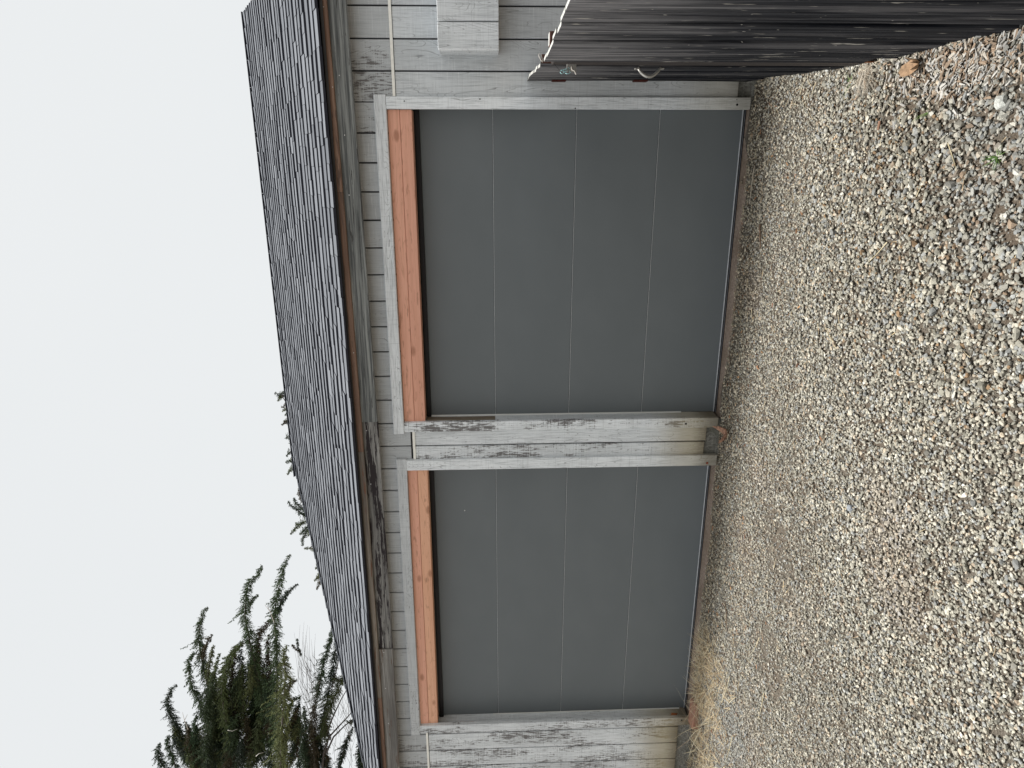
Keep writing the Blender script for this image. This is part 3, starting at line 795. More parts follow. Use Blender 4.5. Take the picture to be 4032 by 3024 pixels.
# latch: zinc plate standing out from the boards, bent catch and hook
latch = empty('latch', (0.38, -1.15, 1.30), gate); latch.location = Vector((0.38, -1.15, 1.29))-wpos(gate)
board('latch_plate', 0.3635, 0.3965, -1.150, -1.146, 1.296, 1.339, M_METAL, latch, 0.001)
tube('hook', [(0.386, -1.154, 1.318), (0.372, -1.158, 1.317), (0.368, -1.159, 1.306), (0.357, -1.160, 1.300), (0.352, -1.160, 1.298)], 0.0022, M_WIRE, latch)
disc('bolt', 0.382, 1.319, -1.152, 0.005, M_METAL, latch)
# pale blue twine knotted round the latch
tw = bmesh.new()
def wig(c, r, n, sx=1, sz=1, ph=0):
    return [(c[0]+r*math.cos(ph+i*.9)*sx+random.uniform(-.002, .002), c[1]+random.uniform(-.006, .006), c[2]+r*math.sin(ph+i*.9)*sz) for i in range(n)]
O_ = Vector((0.362, -1.17, 1.35))
for c, r, n, sx, sz in (((0, 0, .012), .007, 16, 1, 1.2), ((-.002, 0, -.012), .006, 14, 1, 2.2), ((.006, -.002, 0), .008, 9, .6, 1.4)):
    tube_bm(tw, wig(c, r, n, sx, sz), 0.0013, 5)
tube_bm(tw, [(0.006, 0, .0), (.014, 0, -.006), (.018, .001, -.018), (.008, 0, -.02)], 0.0013, 5)
link('twine', bm_mesh('twine', tw, M_STRING, True), O_, label='pale blue twine knotted round the gate latch', category='twine')
tube('latch_wire', [(0.362, -1.17, 1.366), (0.378, -1.18, 1.385), (0.392, -1.19, 1.40), (0.398, -1.192, 1.404)], 0.0009, M_SEAL, latch, 5)
lp = [(0.414+0.016*math.sin(a)*(1 if a < math.pi else .75), -1.20, 1.470-0.016*math.cos(a)*(.5)) for a in [i*2*math.pi/14 for i in range(15)]]
tube('wire_loop', [(0.397, -1.200, 1.452), (0.404, -1.2, 1.458), (0.412, -1.2, 1.464), (0.424, -1.2, 1.470), (0.432, -1.2, 1.466), (0.430, -1.2, 1.459), (0.418, -1.2, 1.456), (0.400, -1.2, 1.452)], 0.0016, M_WIRE, gate, 6)

# ------------------------------------------------------------------ gravel: crushed stones as real geometry
phi = (1+5**.5)/2
ico = np.array([(-1,phi,0),(1,phi,0),(-1,-phi,0),(1,-phi,0),(0,-1,phi),(0,1,phi),(0,-1,-phi),(0,1,-phi),(phi,0,-1),(phi,0,1),(-phi,0,-1),(-phi,0,1)], float)
ico /= np.linalg.norm(ico[0])
icoF = np.array([(0,11,5),(0,5,1),(0,1,7),(0,7,10),(0,10,11),(1,5,9),(5,11,4),(11,10,2),(10,7,6),(7,1,8),(3,9,4),(3,4,2),(3,2,6),(3,6,8),(3,8,9),(4,9,5),(2,4,11),(6,2,10),(8,6,7),(9,8,1)])
octV = np.array([(1,0,0),(-1,0,0),(0,1,0),(0,-1,0),(0,0,1),(0,0,-1)], float)
octF = np.array([(0,2,4),(2,1,4),(1,3,4),(3,0,4),(2,0,5),(1,2,5),(3,1,5),(0,3,5)])
def smooth_noise(x, y, f, seed):
    r = np.random.default_rng(seed); v = np.zeros_like(x)
    for _ in range(7):
        a = r.uniform(0, 2*math.pi); ff = f*r.uniform(.5, 1.7); v += np.sin(ff*(x*math.cos(a)+y*math.sin(a))+r.uniform(0, 6.28))
    return v/7**.5
PAL = np.array([(.34,.325,.275),(.43,.41,.35),(.52,.485,.41),(.62,.58,.49),(.31,.315,.31),(.40,.405,.395),(.22,.21,.185),(.42,.34,.26),(.54,.46,.36),(.66,.64,.58)])
PAL = PAL*np.array([1.09, 1.09, 1.07])
PP = np.array([.22,.20,.13,.07,.10,.09,.08,.05,.03,.03])
def stones(P, size, base, Fb, mound=0.35, tint=None, flat_=0.62, seed=0):
    r = np.random.default_rng(seed); n = len(P); nv = len(base)
    proto = [base*(1+r.uniform(-.36, .32, (nv, 1))) + r.uniform(-.20, .20, base.shape) for _ in range(24)]
    proto = np.array(proto)
    V = proto[r.integers(0, 24, n)].copy()
    sc = np.stack([r.uniform(.8, 1.35, n), r.uniform(.65, 1.0, n), r.uniform(flat_*.7, flat_*1.3, n)], -1)
    V *= (sc*size[:, None]*.5)[:, None, :]
    # random tilt then spin
    t = r.normal(0, .45, n); a = r.uniform(0, 2*math.pi, n)
    c, s = np.cos(t)[:, None], np.sin(t)[:, None]
    y, z = V[:, :, 1]*c - V[:, :, 2]*s, V[:, :, 1]*s + V[:, :, 2]*c
    x = V[:, :, 0]; c, s = np.cos(a)[:, None], np.sin(a)[:, None]
    V = np.stack([x*c-y*s, x*s+y*c, z], -1)
    V += P[:, None, :]
    V[:, :, 2] += (size*r.uniform(-.05, mound, n))[:, None]
    col = PAL[r.choice(len(PAL), n, p=PP/PP.sum())]*r.uniform(.82, 1.18, (n, 1)) if tint is None else tint
    Fa = (Fb[None]+(np.arange(n)*nv)[:, None, None]).reshape(-1, 3)
    return V.reshape(-1, 3), Fa, np.repeat(col, nv, 0)
def patch_tint(x, y, col, r):
    n = smooth_noise(x, y, 2.6, 5)+.6*smooth_noise(x, y, 7, 6)
    red = np.clip((n-1.15)/.5, 0, 1)[:, None]
    col = col*(1-red*.14)+np.array([.50, .33, .24])*red*.14
    n2 = smooth_noise(x, y, 1.9, 8)
    blue = np.clip((n2-.9)/.6, 0, 1)[:, None]; col = col*(1-.3*blue)+np.array([.36, .39, .41])*.3*blue
    # brown earthy strip along the wall
    wl = np.clip(1-(-y)/.40, 0, 1)[:, None]*.55
    col = col*(1-wl)+col*np.array([.98, .84, .66])*wl
    return col
def in_view(x, y, mg=0.0):
    """inside the camera's footprint on the ground, with a margin"""
    left = -1.87-(y+2.86)*1.105      # left border of the picture on the ground
    return (x > left-mg) & (y > -2.9-mg)
r = np.random.default_rng(3)
parts = []
# dense zone
n = 165000
x = r.uniform(-5.6, 0.52, n); y = r.uniform(-3.3, 0.02, n)
ok = in_view(x, y, 0.45) & (x < np.interp(y, [-5, -2.2, -1.2, 0], [.50, .45, .41, .46])+.04)
# near the far wall fewer and finer, soil shows
ok &= r.uniform(0, 1, n) < np.clip(.74+(-y)*1.2, 0, 1)
bare = smooth_noise(x, y, 3.4, 12)+.6*smooth_noise(x, y, 9, 13)
ok &= ~((bare > 1.55) & (r.uniform(0, 1, n) < .55))
x, y = x[ok], y[ok]; n = len(x)
dist = np.hypot(x, y+4.479)
coarse = np.clip((x+1.1)/1.0, 0, 1)*np.clip((-y-.7)/1.0, 0, 1)
size = r.lognormal(math.log(.0119), .27, n)*(1+.36*coarse)
size = np.where(r.uniform(0, 1, n) < .01+.02*coarse, size*1.6, size); size = np.clip(size, .007, .040)
# thin out where stones are coarse
keep = r.uniform(0, 1, n) < 1-.38*coarse
x, y, size, coarse = x[keep], y[keep], size[keep], coarse[keep]; n = len(x)
col = PAL[r.choice(len(PAL), n, p=PP/PP.sum())]*r.uniform(.72, 1.28, (n, 1))
brn = (r.uniform(0, 1, n) < .09*coarse)[:, None]; col = np.where(brn, np.array([.36, .24, .14])*r.uniform(.7, 1.2, (n, 1)), col)
col = col*(1-.15*coarse[:, None])
col = patch_tint(x, y, col, r)
P = np.stack([x, y, gz(x, y)], -1)
far = np.hypot(x, y+4.479) > 3.7
parts.append(stones(P[~far], size[~far], ico, icoF, .42, col[~far], seed=1))
parts.append(stones(P[far], size[far]*1.0, octV, octF, .46, col[far], seed=21))
# far-out zone, simpler stones
n = 26000
x = r.uniform(-7.5, 0.6, n); y = r.uniform(-5.6, 0.02, n)
ok = ~in_view(x, y, 0.45) & (x < .45)
x, y = x[ok], y[ok]; n = len(x)
col = PAL[r.choice(len(PAL), n, p=PP/PP.sum())]*r.uniform(.82, 1.18, (n, 1))
parts.append(stones(np.stack([x, y, gz(x, y)], -1), r.uniform(.014, .03, n), octV, octF, .4, patch_tint(x, y, col, r), seed=2))
# grit between the stones
n = 34000
x = r.uniform(-5.6, 0.5, n); y = r.uniform(-3.2, 0.03, n); ok = in_view(x, y, .1)
x, y = x[ok], y[ok]; n = len(x)
col = PAL[r.choice(len(PAL), n, p=PP/PP.sum())]*r.uniform(.6, 1.1, (n, 1))
parts.append(stones(np.stack([x, y, gz(x, y)], -1), r.uniform(.004, .008, n), octV, octF, .3, patch_tint(x, y, col, r), seed=4))
off = 0; Vs = []; Fs = []; Cs = []
for v, f, c in parts: Vs.append(v); Fs.append(f+off); Cs.append(c); off += len(v)
gravel = link('gravel', mesh_np('gravel', np.concatenate(Vs), np.concatenate(Fs), M_STONE, col=np.concatenate(Cs)), (0, 0, 0), kind='stuff',
              label='grey and tan crushed gravel covering the yard', category='gravel')

# a few stones that stand out
def rock(x, y, s, col, label, sq=(1, .85, .6), rz=0.0):
    bm = bmesh.new(); bmesh.ops.create_icosphere(bm, subdivisions=2, radius=.5)
    for v in bm.verts:
        v.co += Vector([random.uniform(-.06, .06) for _ in range(3)])
        v.co = Vector([max(-.40, min(.40, c)) for c in v.co])
        v.co = Vector((v.co.x*sq[0]*s, v.co.y*sq[1]*s, v.co.z*sq[2]*s+.2*s))
    me = bm_mesh('rock', bm, flat('rock_face', col, .85, .2, 0, .3, 120))
    o = link('rock', me, (x, y, float(gz(x, y))), label=label, category='rock'); o.rotation_euler.z = rz
rock(0.185, -1.93, 0.058, (.46, .47, .44), 'large pale grey stone on the gravel near the fence', rz=.4)
rock(0.30, -2.02, 0.040, (.50, .49, .45), 'speckled light stone lying close to the fence foot at the picture edge', (1, .7, .6), 1.2)
rock(-1.62, -1.60, 0.046, (.27, .29, .31), 'large blue grey stone in the middle of the gravel yard', rz=2)

# ------------------------------------------------------------------ dry grass, straws, wood chips
def blade(p, d, ln, w, bend, nseg=3):
    """flat tapering blade as a folded strip (2 quads wide fold) -> verts, quads"""
    p = np.array(p, float); d = np.array(d, float); d /= np.linalg.norm(d)
    side = np.cross(d, [0, 0, 1.0]); 
    if np.linalg.norm(side) < 1e-3: side = np.array([1.0, 0, 0])
    side /= np.linalg.norm(side); up = np.cross(side, d)
    V = []
    for i in range(nseg+1):
        t = i/nseg; c = p+d*ln*t+np.array(bend)*t*t*ln; ww = w*(1-t*.85)
        V += [c-side*ww, c+up*ww*.8, c+side*ww]
    Fq = []
    for i in range(nseg):
        a = 3*i; Fq += [(a, a+1, a+4, a+3), (a+1, a+2, a+5, a+4), (a+2, a, a+3, a+5)]
    return V, Fq
def blades(specs):
    V = []; Fq = []; C = []
    for (p, d, ln, w, bend, c) in specs:
        v, f = blade(p, d, ln, w, bend); o = len(V); V += v; Fq += [tuple(i+o for i in q) for q in f]; C += [c]*len(v)
    return np.array(V), np.array(Fq), np.array(C)
STR = [(.80, .63, .38), (.88, .74, .48), (.58, .43, .27), (.36, .26, .17), (.92, .82, .60)]
def tuft_specs(cx, cy, n, rad, ln, flat_=.35, dirv=None, cols=STR, w=.0017):
    out = []
    for _ in range(n):
        a = random.uniform(0, 2*math.pi); rr = rad*math.sqrt(random.random())
        px, py = cx+rr*math.cos(a), cy+rr*math.sin(a)
        if dirv: a = math.atan2(dirv[1], dirv[0])+random.gauss(0, .55)
        d = (math.cos(a), math.sin(a), random.uniform(.0, 1)*flat_)
        c = np.array(random.choice(cols))*random.uniform(.75, 1.15)
        out.append(((px, py, float(gz(px, py))+.004), d, ln*random.uniform(.4, 1.2), w*random.uniform(.7, 1.4), (random.uniform(-.2, .2), random.uniform(-.2, .2), -.12*flat_), c))
    return out
def grass(name, specs, loc, **props):
    V, Fq, C = blades(specs); V = V-np.array(loc)
    return link(name, mesh_np(name, V, Fq, M_STRAW, col=C), loc, **props)
# matted dry grass at the left foot of the wall
sp = []
for _ in range(300):
    x_ = random.uniform(-5.6, -3.5); y_ = -0.02-abs(random.gauss(0, .75 if x_ < -4.3 else .28))
    sp += tuft_specs(x_, y_, 12, .07, .12, .8)
for _ in range(26):
    x_ = random.uniform(-5.2, -4.0); y_ = -abs(random.gauss(0, .3))-.02
    sp += tuft_specs(x_, y_, 3, .03, .28, 1.1, w=.0018)
for _ in range(40):
    x_ = random.uniform(-4.3, -3.2); y_ = -abs(random.gauss(0, .22))-.04
    sp += tuft_specs(x_, y_, 5, .06, .06, .3)
grass('dry_grass', sp, (-4.6, -.3, 0), kind='stuff', label='matted straw-coloured dry grass along the wall foot beside the left door', category='dry grass')
# tufts by the fence
sp = tuft_specs(0.385, -1.17, 150, .05, .13, .35, (-1, -.15), cols=[(.55, .50, .42), (.68, .62, .52), (.42, .36, .28)], w=.0018)
grass('dry_grass_tuft', sp, (.385, -1.17, 0), label='bleached dry grass tuft at the foot of the fence beside the gate', category='dry grass')
sp = tuft_specs(0.40, -2.02, 170, .07, .13, .3, (-1, -.1), cols=[(.60, .52, .40), (.70, .62, .48), (.45, .36, .26)], w=.0012)
sp += tuft_specs(0.33, -2.16, 90, .07, .10, .3, cols=[(.62, .54, .40), (.45, .36, .25)])
grass('dry_grass_tuft', sp, (.40, -2.02, 0), label='wide spread of tan dry grass at the fence foot nearest the viewer', category='dry grass')
# straws scattered over the gravel
sp = []
for _ in range(950):
    x_ = random.uniform(-5.2, .4); y_ = -abs(random.gauss(0, .95))-.03
    if y_ < -3: continue
    a = random.uniform(0, 6.28); c = np.array(random.choice(STR))*random.uniform(.7, 1.1)
    sp.append(((x_, y_, float(gz(x_, y_))+.012), (math.cos(a), math.sin(a), random.uniform(-.03, .12)), random.uniform(.02, .08), random.uniform(.0010, .0018), (random.uniform(-.2, .2), random.uniform(-.2, .2), 0), c))
for x_, y_, a, ln in ((-3.5, -.62, 3.0, .42), (-3.9, -.75, 3.1, .35), (-2.9, -.95, 2.9, .22), (-.35, -1.55, 2.4, .20), (.05, -1.75, 3.9, .17), (-.9, -1.3, 1.0, .16), (-3.2, -1.1, 3.2, .25)):
    sp.append(((x_, y_, float(gz(x_, y_))+.016), (math.cos(a), math.sin(a), .02), ln, .0024, (.05, .12, 0), np.array((.70, .60, .38))))
grass('loose_straw', sp, (-2, -1, 0), kind='stuff', label='loose dry straws scattered over the gravel', category='straw')
# green sprouts
for (x_, y_, lab, n_) in ((0.172, -1.60, 'small green weed sprout with two upright blades in the gravel', 9), (-0.002, -1.99, 'spiky green grass tuft growing in the gravel nearest the viewer', 34), (0.335, -1.05, 'tiny green weed at the foot of the gate', 10), (-4.0, -1.15, 'small green weed at the left edge of the gravel', 18)):
    sp = tuft_specs(x_, y_, n_, .008, .055, 1.5, cols=[(.10, .20, .05), (.16, .27, .07), (.08, .14, .045)], w=.0016)
    grass('green_weed', sp, (x_, y_, 0), label=lab, category='weed')
# wood chips beside the fence
n = 1200
cx = r.normal(0.34, .07, n); cyy = r.normal(-1.72, .17, n); ok = (cx < .415) & (cx > .05)
cx, cyy = cx[ok], cyy[ok]; n = len(cx)
cc = np.array([(.54, .49, .42), (.38, .28, .20), (.62, .60, .56), (.24, .18, .13), (.42, .41, .39)])[r.integers(0, 5, n)]*r.uniform(.75, 1.1, (n, 1))
bx = np.array([(-1,-.3,-.12),(1,-.3,-.12),(1,.3,-.12),(-1,.3,-.12),(-1,-.3,.12),(1,-.3,.12),(1,.3,.12),(-1,.3,.12)], float)
bf = np.array([(0,2,1),(0,3,2),(4,5,6),(4,6,7),(0,1,5),(0,5,4),(1,2,6),(1,6,5),(2,3,7),(2,7,6),(3,0,4),(3,4,7)])
v, f, c = stones(np.stack([cx, cyy, gz(cx, cyy)+.008], -1), r.uniform(.010, .030, n), bx, bf, .5, cc, flat_=.8, seed=9)
link('wood_chips', mesh_np('wood_chips', v, f, M_CHIP, col=c), (0, 0, 0), kind='stuff', label='pale wood chips heaped along the fence foot', category='wood chips')
n = 520
cx = r.uniform(-5, .35, n); cyy = -np.abs(r.normal(0, .45, n))-.02
cc = np.array([(.55, .30, .14), (.40, .20, .10), (.60, .45, .30), (.22, .10, .06)])[r.integers(0, 4, n)]*r.uniform(.75, 1.1, (n, 1))
v, f, c = stones(np.stack([cx, cyy, gz(cx, cyy)+.012], -1), r.uniform(.008, .024, n), bx, bf, .5, cc*.85, flat_=.5, seed=10)
link('bark_litter', mesh_np('bark_litter', v, f, M_CHIP, col=c), (0, 0, 0), kind='stuff', label='scattered brown bark crumbs and leaf litter on the gravel', category='leaf litter')

# leaf-like and woody pieces one can point at
def slab(name, outline, th, curl, mat, loc, rot, **props):
    bm = bmesh.new(); top = []; bot = []
    cx_ = sum(p[0] for p in outline)/len(outline); cy_ = sum(p[1] for p in outline)/len(outline)
    for (x_, y_) in outline:
        z_ = curl*((x_-cx_)**2+(y_-cy_)**2)*30
        top.append(bm.verts.new((x_, y_, z_+th))); bot.append(bm.verts.new((x_, y_, z_)))
    ct = bm.verts.new((cx_, cy_, th*1.6)); cb = bm.verts.new((cx_, cy_, 0)); n_ = len(outline)
    for i in range(n_):
        j = (i+1) % n_
        bm.faces.new((top[i], top[j], ct)); bm.faces.new((bot[j], bot[i], cb)); bm.faces.new((top[i], bot[i], bot[j], top[j]))
    bmesh.ops.recalc_face_normals(bm, faces=bm.faces)
    o = link(name, bm_mesh(name, bm, mat), loc, **props); o.rotation_euler = rot; return o
slab('dead_leaf', [(-.040, .005), (-.030, .024), (-.008, .030), (.012, .024), (.040, .034), (.022, .014), (.046, .008), (.024, -.002), (.040, -.020), (.010, -.016), (-.012, -.026), (-.032, -.018)], .002, 1.0, M_LEAFDEAD,
     (0.355, -1.525, float(gz(.355, -1.52))+.018), (.25, -.25, -1.3), label='orange brown torn leaf lying against the fence foot', category='leaf')
slab('bark_piece', [(-.075, 0), (-.05, .018), (-.01, .026), (.03, .016), (.07, .010), (.095, .002), (.05, -.012), (.01, -.022), (-.04, -.020)], .012, .35, M_BARKP,
     (-1.815, -.165, float(gz(-1.8, -.16))+.022), (.15, 0, -1.95), label='curled reddish bark piece on the gravel between the two doors', category='bark')
slab('wood_sliver', [(-.02, -.006), (.018, -.008), (.022, .004), (-.018, .007)], .005, 0, M_BARKP, (0.13, -1.36, float(gz(.13, -1.36))+.02), (.1, .2, .5), label='small orange wood sliver on the gravel below the gate', category='wood sliver')
def stick(p0, p1, r0, label, mat=M_STICK):
    p0 = Vector((*p0, float(gz(*p0))+.016)); p1 = Vector((*p1, float(gz(*p1))+.02)); pts = []
    for i in range(7):
        t = i/6; q = p0.lerp(p1, t); q.x += random.uniform(-.003, .003); q.z += random.uniform(-.002, .003); pts.append(q)
    tube('stick', pts, [r0*(1-.08*i) for i in range(7)], mat, label=label, category='stick')
stick((-.39, -.30), (-.53, -.35), .0075, 'short brown stick lying in front of the right door')
stick((-.05, -.13), (-.28, -.12), .004, 'thin pale twig lying along the sill of the right door', flat('pale_twig', (.46, .40, .32), .8))
stick((-1.26, -.05), (-1.36, -.09), .004, 'short dark twig near the sill of the right door')
stick((-3.02, -.42), (-3.2, -.50), .004, 'dark twig lying in front of the left door')
# worn brick half sunk by the left sill
bm = bmesh.new(); box_bm(bm, -.12, .12, -.05, .05, -.05, .022, .008, .004)
ob = link('brick', bm_mesh('brick', bm, M_BRICK), (-4.36, -.075, .045), label='worn red brick sunk in dry grass before the left door', category='brick'); ob.rotation_euler = (0.06, 0.03, .05)
bm = bmesh.new(); box_bm(bm, -.012, .012, -.008, .008, 0, .014, .003, .002)
link('wood_offcut', bm_mesh('wood_offcut', bm, M_JAMBSTAIN), (-0.155, 0.062, 0.039), label='little brown wood offcut on the right door sill', category='wood offcut')

# ------------------------------------------------------------------ cypress trees behind the roof
def rp(x, y): return 550+x*.5872, 2050+y*.5872         # notes taken on an enlarged detail -> photograph pixels
LG = [(.05, .085, .042), (.065, .10, .045), (.04, .065, .038), (.09, .115, .045), (.035, .055, .035), (.11, .125, .05), (.085, .07, .04)]
class Crown:
    def __init__(s): s.V = []; s.F = []; s.C = []; s.n = 0
    def plume(s, pts, rad, dens=1.0, tone=1.0, dead=False):
        """foliage sprays along a world-space polyline; rad = list of radii at the points"""
        pts = [np.array(p, float) for p in pts]
        seg = [np.linalg.norm(pts[i+1]-pts[i]) for i in range(len(pts)-1)]; tot = sum(seg)
        step = .016/dens; n = max(4, int(tot/step)); cum = np.cumsum([0]+seg)
        base_c = np.array(random.choice(LG))*tone
        for i in range(n):
            t = (i+random.random())/n*tot; k = min(len(seg)-1, int(np.searchsorted(cum, t)-1)); k = max(k, 0)
            u = (t-cum[k])/seg[k]; p = pts[k]*(1-u)+pts[k+1]*u; d = (pts[k+1]-pts[k])/seg[k]
            R_ = (rad[k]*(1-u)+rad[k+1]*u)*random.uniform(.75, 1.25)
            if R_ > .03 and random.random() < .26:      # side branchlet, feathering the outline
                a = rng.normal(size=3); a -= d*a.dot(d); a /= np.linalg.norm(a)
                sd_ = d*random.uniform(.7, 1.2)+a*random.uniform(.5, .9); sd_ /= np.linalg.norm(sd_)
                ll = R_*random.uniform(1.5, 3.2); m_ = int(ll/.020)+2
                cc_ = base_c*random.uniform(.75, 1.5)
                for q_ in range(m_):
                    tt = q_/m_; pp = p+sd_*ll*tt+np.array([0, 0, .25*ll*tt*tt])
                    b_ = rng.normal(size=3); b_ -= sd_*b_.dot(sd_); b_ /= np.linalg.norm(b_)
                    dv = sd_*1.0+b_*.8; dv /= np.linalg.norm(dv)
                    s.spray(pp, dv, (.045*(1-tt)+.018)*random.uniform(.8, 1.3), cc_*random.uniform(.8, 1.3))
            for _ in range(3):
                a = rng.normal(size=3); a -= d*a.dot(d); a /= np.linalg.norm(a)
                dirv = a*random.uniform(.55, 1.0)+d*random.uniform(.3, 1.2); dirv /= np.linalg.norm(dirv)
                s.spray(p+a*R_*random.uniform(0, .45), dirv, R_*random.uniform(.6, 1.25)+.02, base_c*random.uniform(.65, 1.4))
    def spray(s, p, d, ln, c):
        m_ = max(3, min(9, int(ln/.014)))
        for j in range(m_):
            t = (j+.5)/m_; q = p+d*ln*t
            a = rng.normal(size=3); a = a-d*a.dot(d); a /= np.linalg.norm(a)+1e-9
            e = d*.8+a*.75; e /= np.linalg.norm(e); l = random.uniform(.020, .040)*(1.1-.4*t); w = l*.27
            b = np.cross(e, a); b /= np.linalg.norm(b)+1e-9; f = np.cross(e, b)
            s.V += [q+b*w, q-b*w*.6+f*w*.8, q-b*w*.6-f*w*.8, q+e*l]
            k = s.n; s.F += [(k+3, k, k+1), (k+3, k+1, k+2), (k+3, k+2, k)]
            s.C += [c*random.uniform(.8, 1.2)]*4; s.n += 4
    def build(s, name, parent, base):
        if not s.V: return
        return link(name, mesh_np(name, np.array(s.V)-np.array(base), np.array(s.F), M_LEAF, col=np.array(s.C)), base, parent, kind='stuff')
def P3(seq, depth): return [at_y(*rp(x_, y_), depth) for x_, y_ in seq]
def limb(parent, pts, r0, r1, name='branch', mat=None):
    n_ = len(pts); return tube(name, pts, [r0+(r1-r0)*i/(n_-1) for i in range(n_)], mat or M_BARK, parent, 6)
def tree(label, base, plumes, trunk_top, hub, depth, extra=None):
    t = empty('cypress_tree', base, label=label, category='tree', group='cypress trees behind the garage')
    limb(t, [base, tuple(Vector(base).lerp(Vector(trunk_top), .5)+Vector((.1, .05, 0))), trunk_top], .26, .10, 'trunk')
    cr = Crown()
    for (seq, r0, r1, dd, tone) in plumes:
        pts = P3(seq, depth+dd)
        # seq runs tip -> base; foliage thin at the tip
        n_ = len(pts); rads = [(r1+(r0-r1)*min(1, (i/(n_-1))*2.2))*1.15 for i in range(n_)]
        cr.plume(pts, rads, 1.0, tone)
        b = pts[-1]; limb(t, [pts[0], *pts[1:-1], b], .003, .014+.006*n_/4)
    if extra: extra(t, cr)
    cr.build('foliage', t, base)
    return t
depth = 7.2
PL = [
 ([(822, 300), (790, 370), (728, 420), (712, 520), (706, 640), (735, 800), (770, 940), (800, 1100), (830, 1280), (860, 1500)], .11, .02, 0, 1.0),
 ([(1005, 225), (960, 320), (938, 420), (912, 560), (905, 700), (918, 860), (922, 1050), (918, 1250), (925, 1500)], .10, .02, -.5, 1.0),
 ([(1062, 425), (1000, 475), (950, 540), (925, 620)], .05, .012, -.5, 1.0),
 ([(800, 498), (765, 520), (735, 560)], .035, .01, 0, 1.0),
 ([(460, 580), (425, 620), (402, 700), (395, 800), (410, 900), (430, 1000), (455, 1100), (520, 1230), (600, 1450), (640, 1650)], .11, .02, .3, 1.0),
 ([(250, 1100), (205, 1140), (188, 1210), (205, 1290), (240, 1370), (280, 1460), (330, 1560), (380, 1680)], .10, .02, .6, .95),
 ([(365, 880), (330, 940), (330, 1040), (355, 1130), (410, 1230), (460, 1330), (520, 1450), (600, 1600)], .09, .02, .2, 1.0),
 ([(537, 890), (515, 960), (495, 1040), (480, 1120), (500, 1220)], .05, .012, 0, 1.0),
 ([(498, 835), (480, 900), (465, 980), (455, 1060)], .05, .015, .1, 1.0),
 ([(492, 762), (465, 790), (440, 850), (425, 920)], .04, .012, .2, 1.0),
 ([(694, 820), (640, 870), (590, 950), (560, 1060), (550, 1160), (570, 1300), (620, 1500)], .10, .02, -.2, 1.1),
 ([(648, 830), (628, 900), (618, 1000), (625, 1120), (640, 1280), (660, 1450)], .09, .02, .2, .9),
 ([(690, 960), (680, 1020), (680, 1130), (700, 1280), (720, 1450), (740, 1640)], .12, .03, 0, .8),
 ([(800, 870), (800, 960), (800, 1060), (790, 1180), (780, 1340), (780, 1500)], .13, .03, .4, .8),
 ([(890, 660), (845, 700), (805, 760), (785, 840), (775, 930), (770, 1020)], .10, .02, .2, 1.0),
 ([(870, 760), (855, 830), (865, 920), (880, 1020), (870, 1180)], .08, .02, .5, .9),
 ([(990, 830), (965, 890), (972, 980), (975, 1080), (968, 1200), (958, 1340), (950, 1500), (945, 1690)], .15, .02, -1.2, 1.15),
 ([(1055, 1065), (1018, 1085), (990, 1130), (965, 1210)], .05, .015, -1, 1.1),
 ([(1075, 1180), (1035, 1195), (1000, 1250), (975, 1340)], .05, .015, -1, 1.1),
 ([(140, 1490), (118, 1540), (130, 1600), (180, 1680)], .08, .02, .5, 1.0),
 ([(192, 1440), (190, 1500), (215, 1570), (250, 1680)], .08, .02, .3, .9),
 ([(380, 1300), (372, 1370), (365, 1440), (370, 1550), (400, 1680)], .09, .02, .1, .9),
 ([(320, 1380), (325, 1450), (350, 1540), (390, 1660)], .07, .02, .1, .9),
 ([(300, 1345), (330, 1420), (360, 1490)], .05, .02, .5, .9),
]
def fill_main(t, cr):
    # dense inner mass: many short plumes between the limbs and the trunk
    for _ in range(95):
        x_ = random.uniform(430, 900); lo = 1000+abs(x_-700)*.75
        y_ = random.uniform(max(lo, 980), 1690)
        L_ = random.uniform(110, 240)
        ang = (x_-760)/900
        seq = [(x_-ang*L_*.6+random.uniform(-20, 20), y_-L_), (x_, y_-L_*.4), (x_+ang*20, y_+40)]
        cr.plume(P3(seq, depth+random.uniform(-.4, 1.3)), [.03, .12, .13], .75, random.uniform(.55, .95))
    for _ in range(28):
        x_ = random.uniform(230, 560); y_ = random.uniform(1420, 1720); L_ = random.uniform(70, 140)
        cr.plume(P3([(x_-30, y_-L_), (x_, y_-L_*.3), (x_+40, y_+30)], depth+random.uniform(0, 1.2)), [.02, .10, .10], .8, random.uniform(.6, 1))
    for _ in range(26):
        x_ = random.uniform(900, 1060); y_ = random.uniform(1300, 1700); L_ = random.uniform(70, 150)
        cr.plume(P3([(x_+20, y_-L_), (x_, y_-L_*.3), (x_-20, y_+30)], depth+random.uniform(0, 1.2)), [.02, .09, .09], .8, random.uniform(.6, 1))
    # dead twigs
    for seq in ([(287, 1285), (300, 1340), (325, 1400)], [(320, 1300), (300, 1340)], [(840, 565), (875, 610), (900, 680)], [(860, 580), (880, 620)], [(655, 1398), (620, 1412), (590, 1405)], [(830, 1555), (800, 1562), (780, 1580)]):
        limb(t, P3(seq, depth-1.0), .003, .007, 'twig', M_WIRE)
base1 = at_y(2100, 3900, depth); base1 = (base1.x, base1.y, 0)
hub1 = at_y(*rp(720, 1900), depth+.4)
tree('tall dark cypress with sweeping upturned plumes at the left behind the garage roof', base1, PL, tuple(hub1), hub1, depth, fill_main)

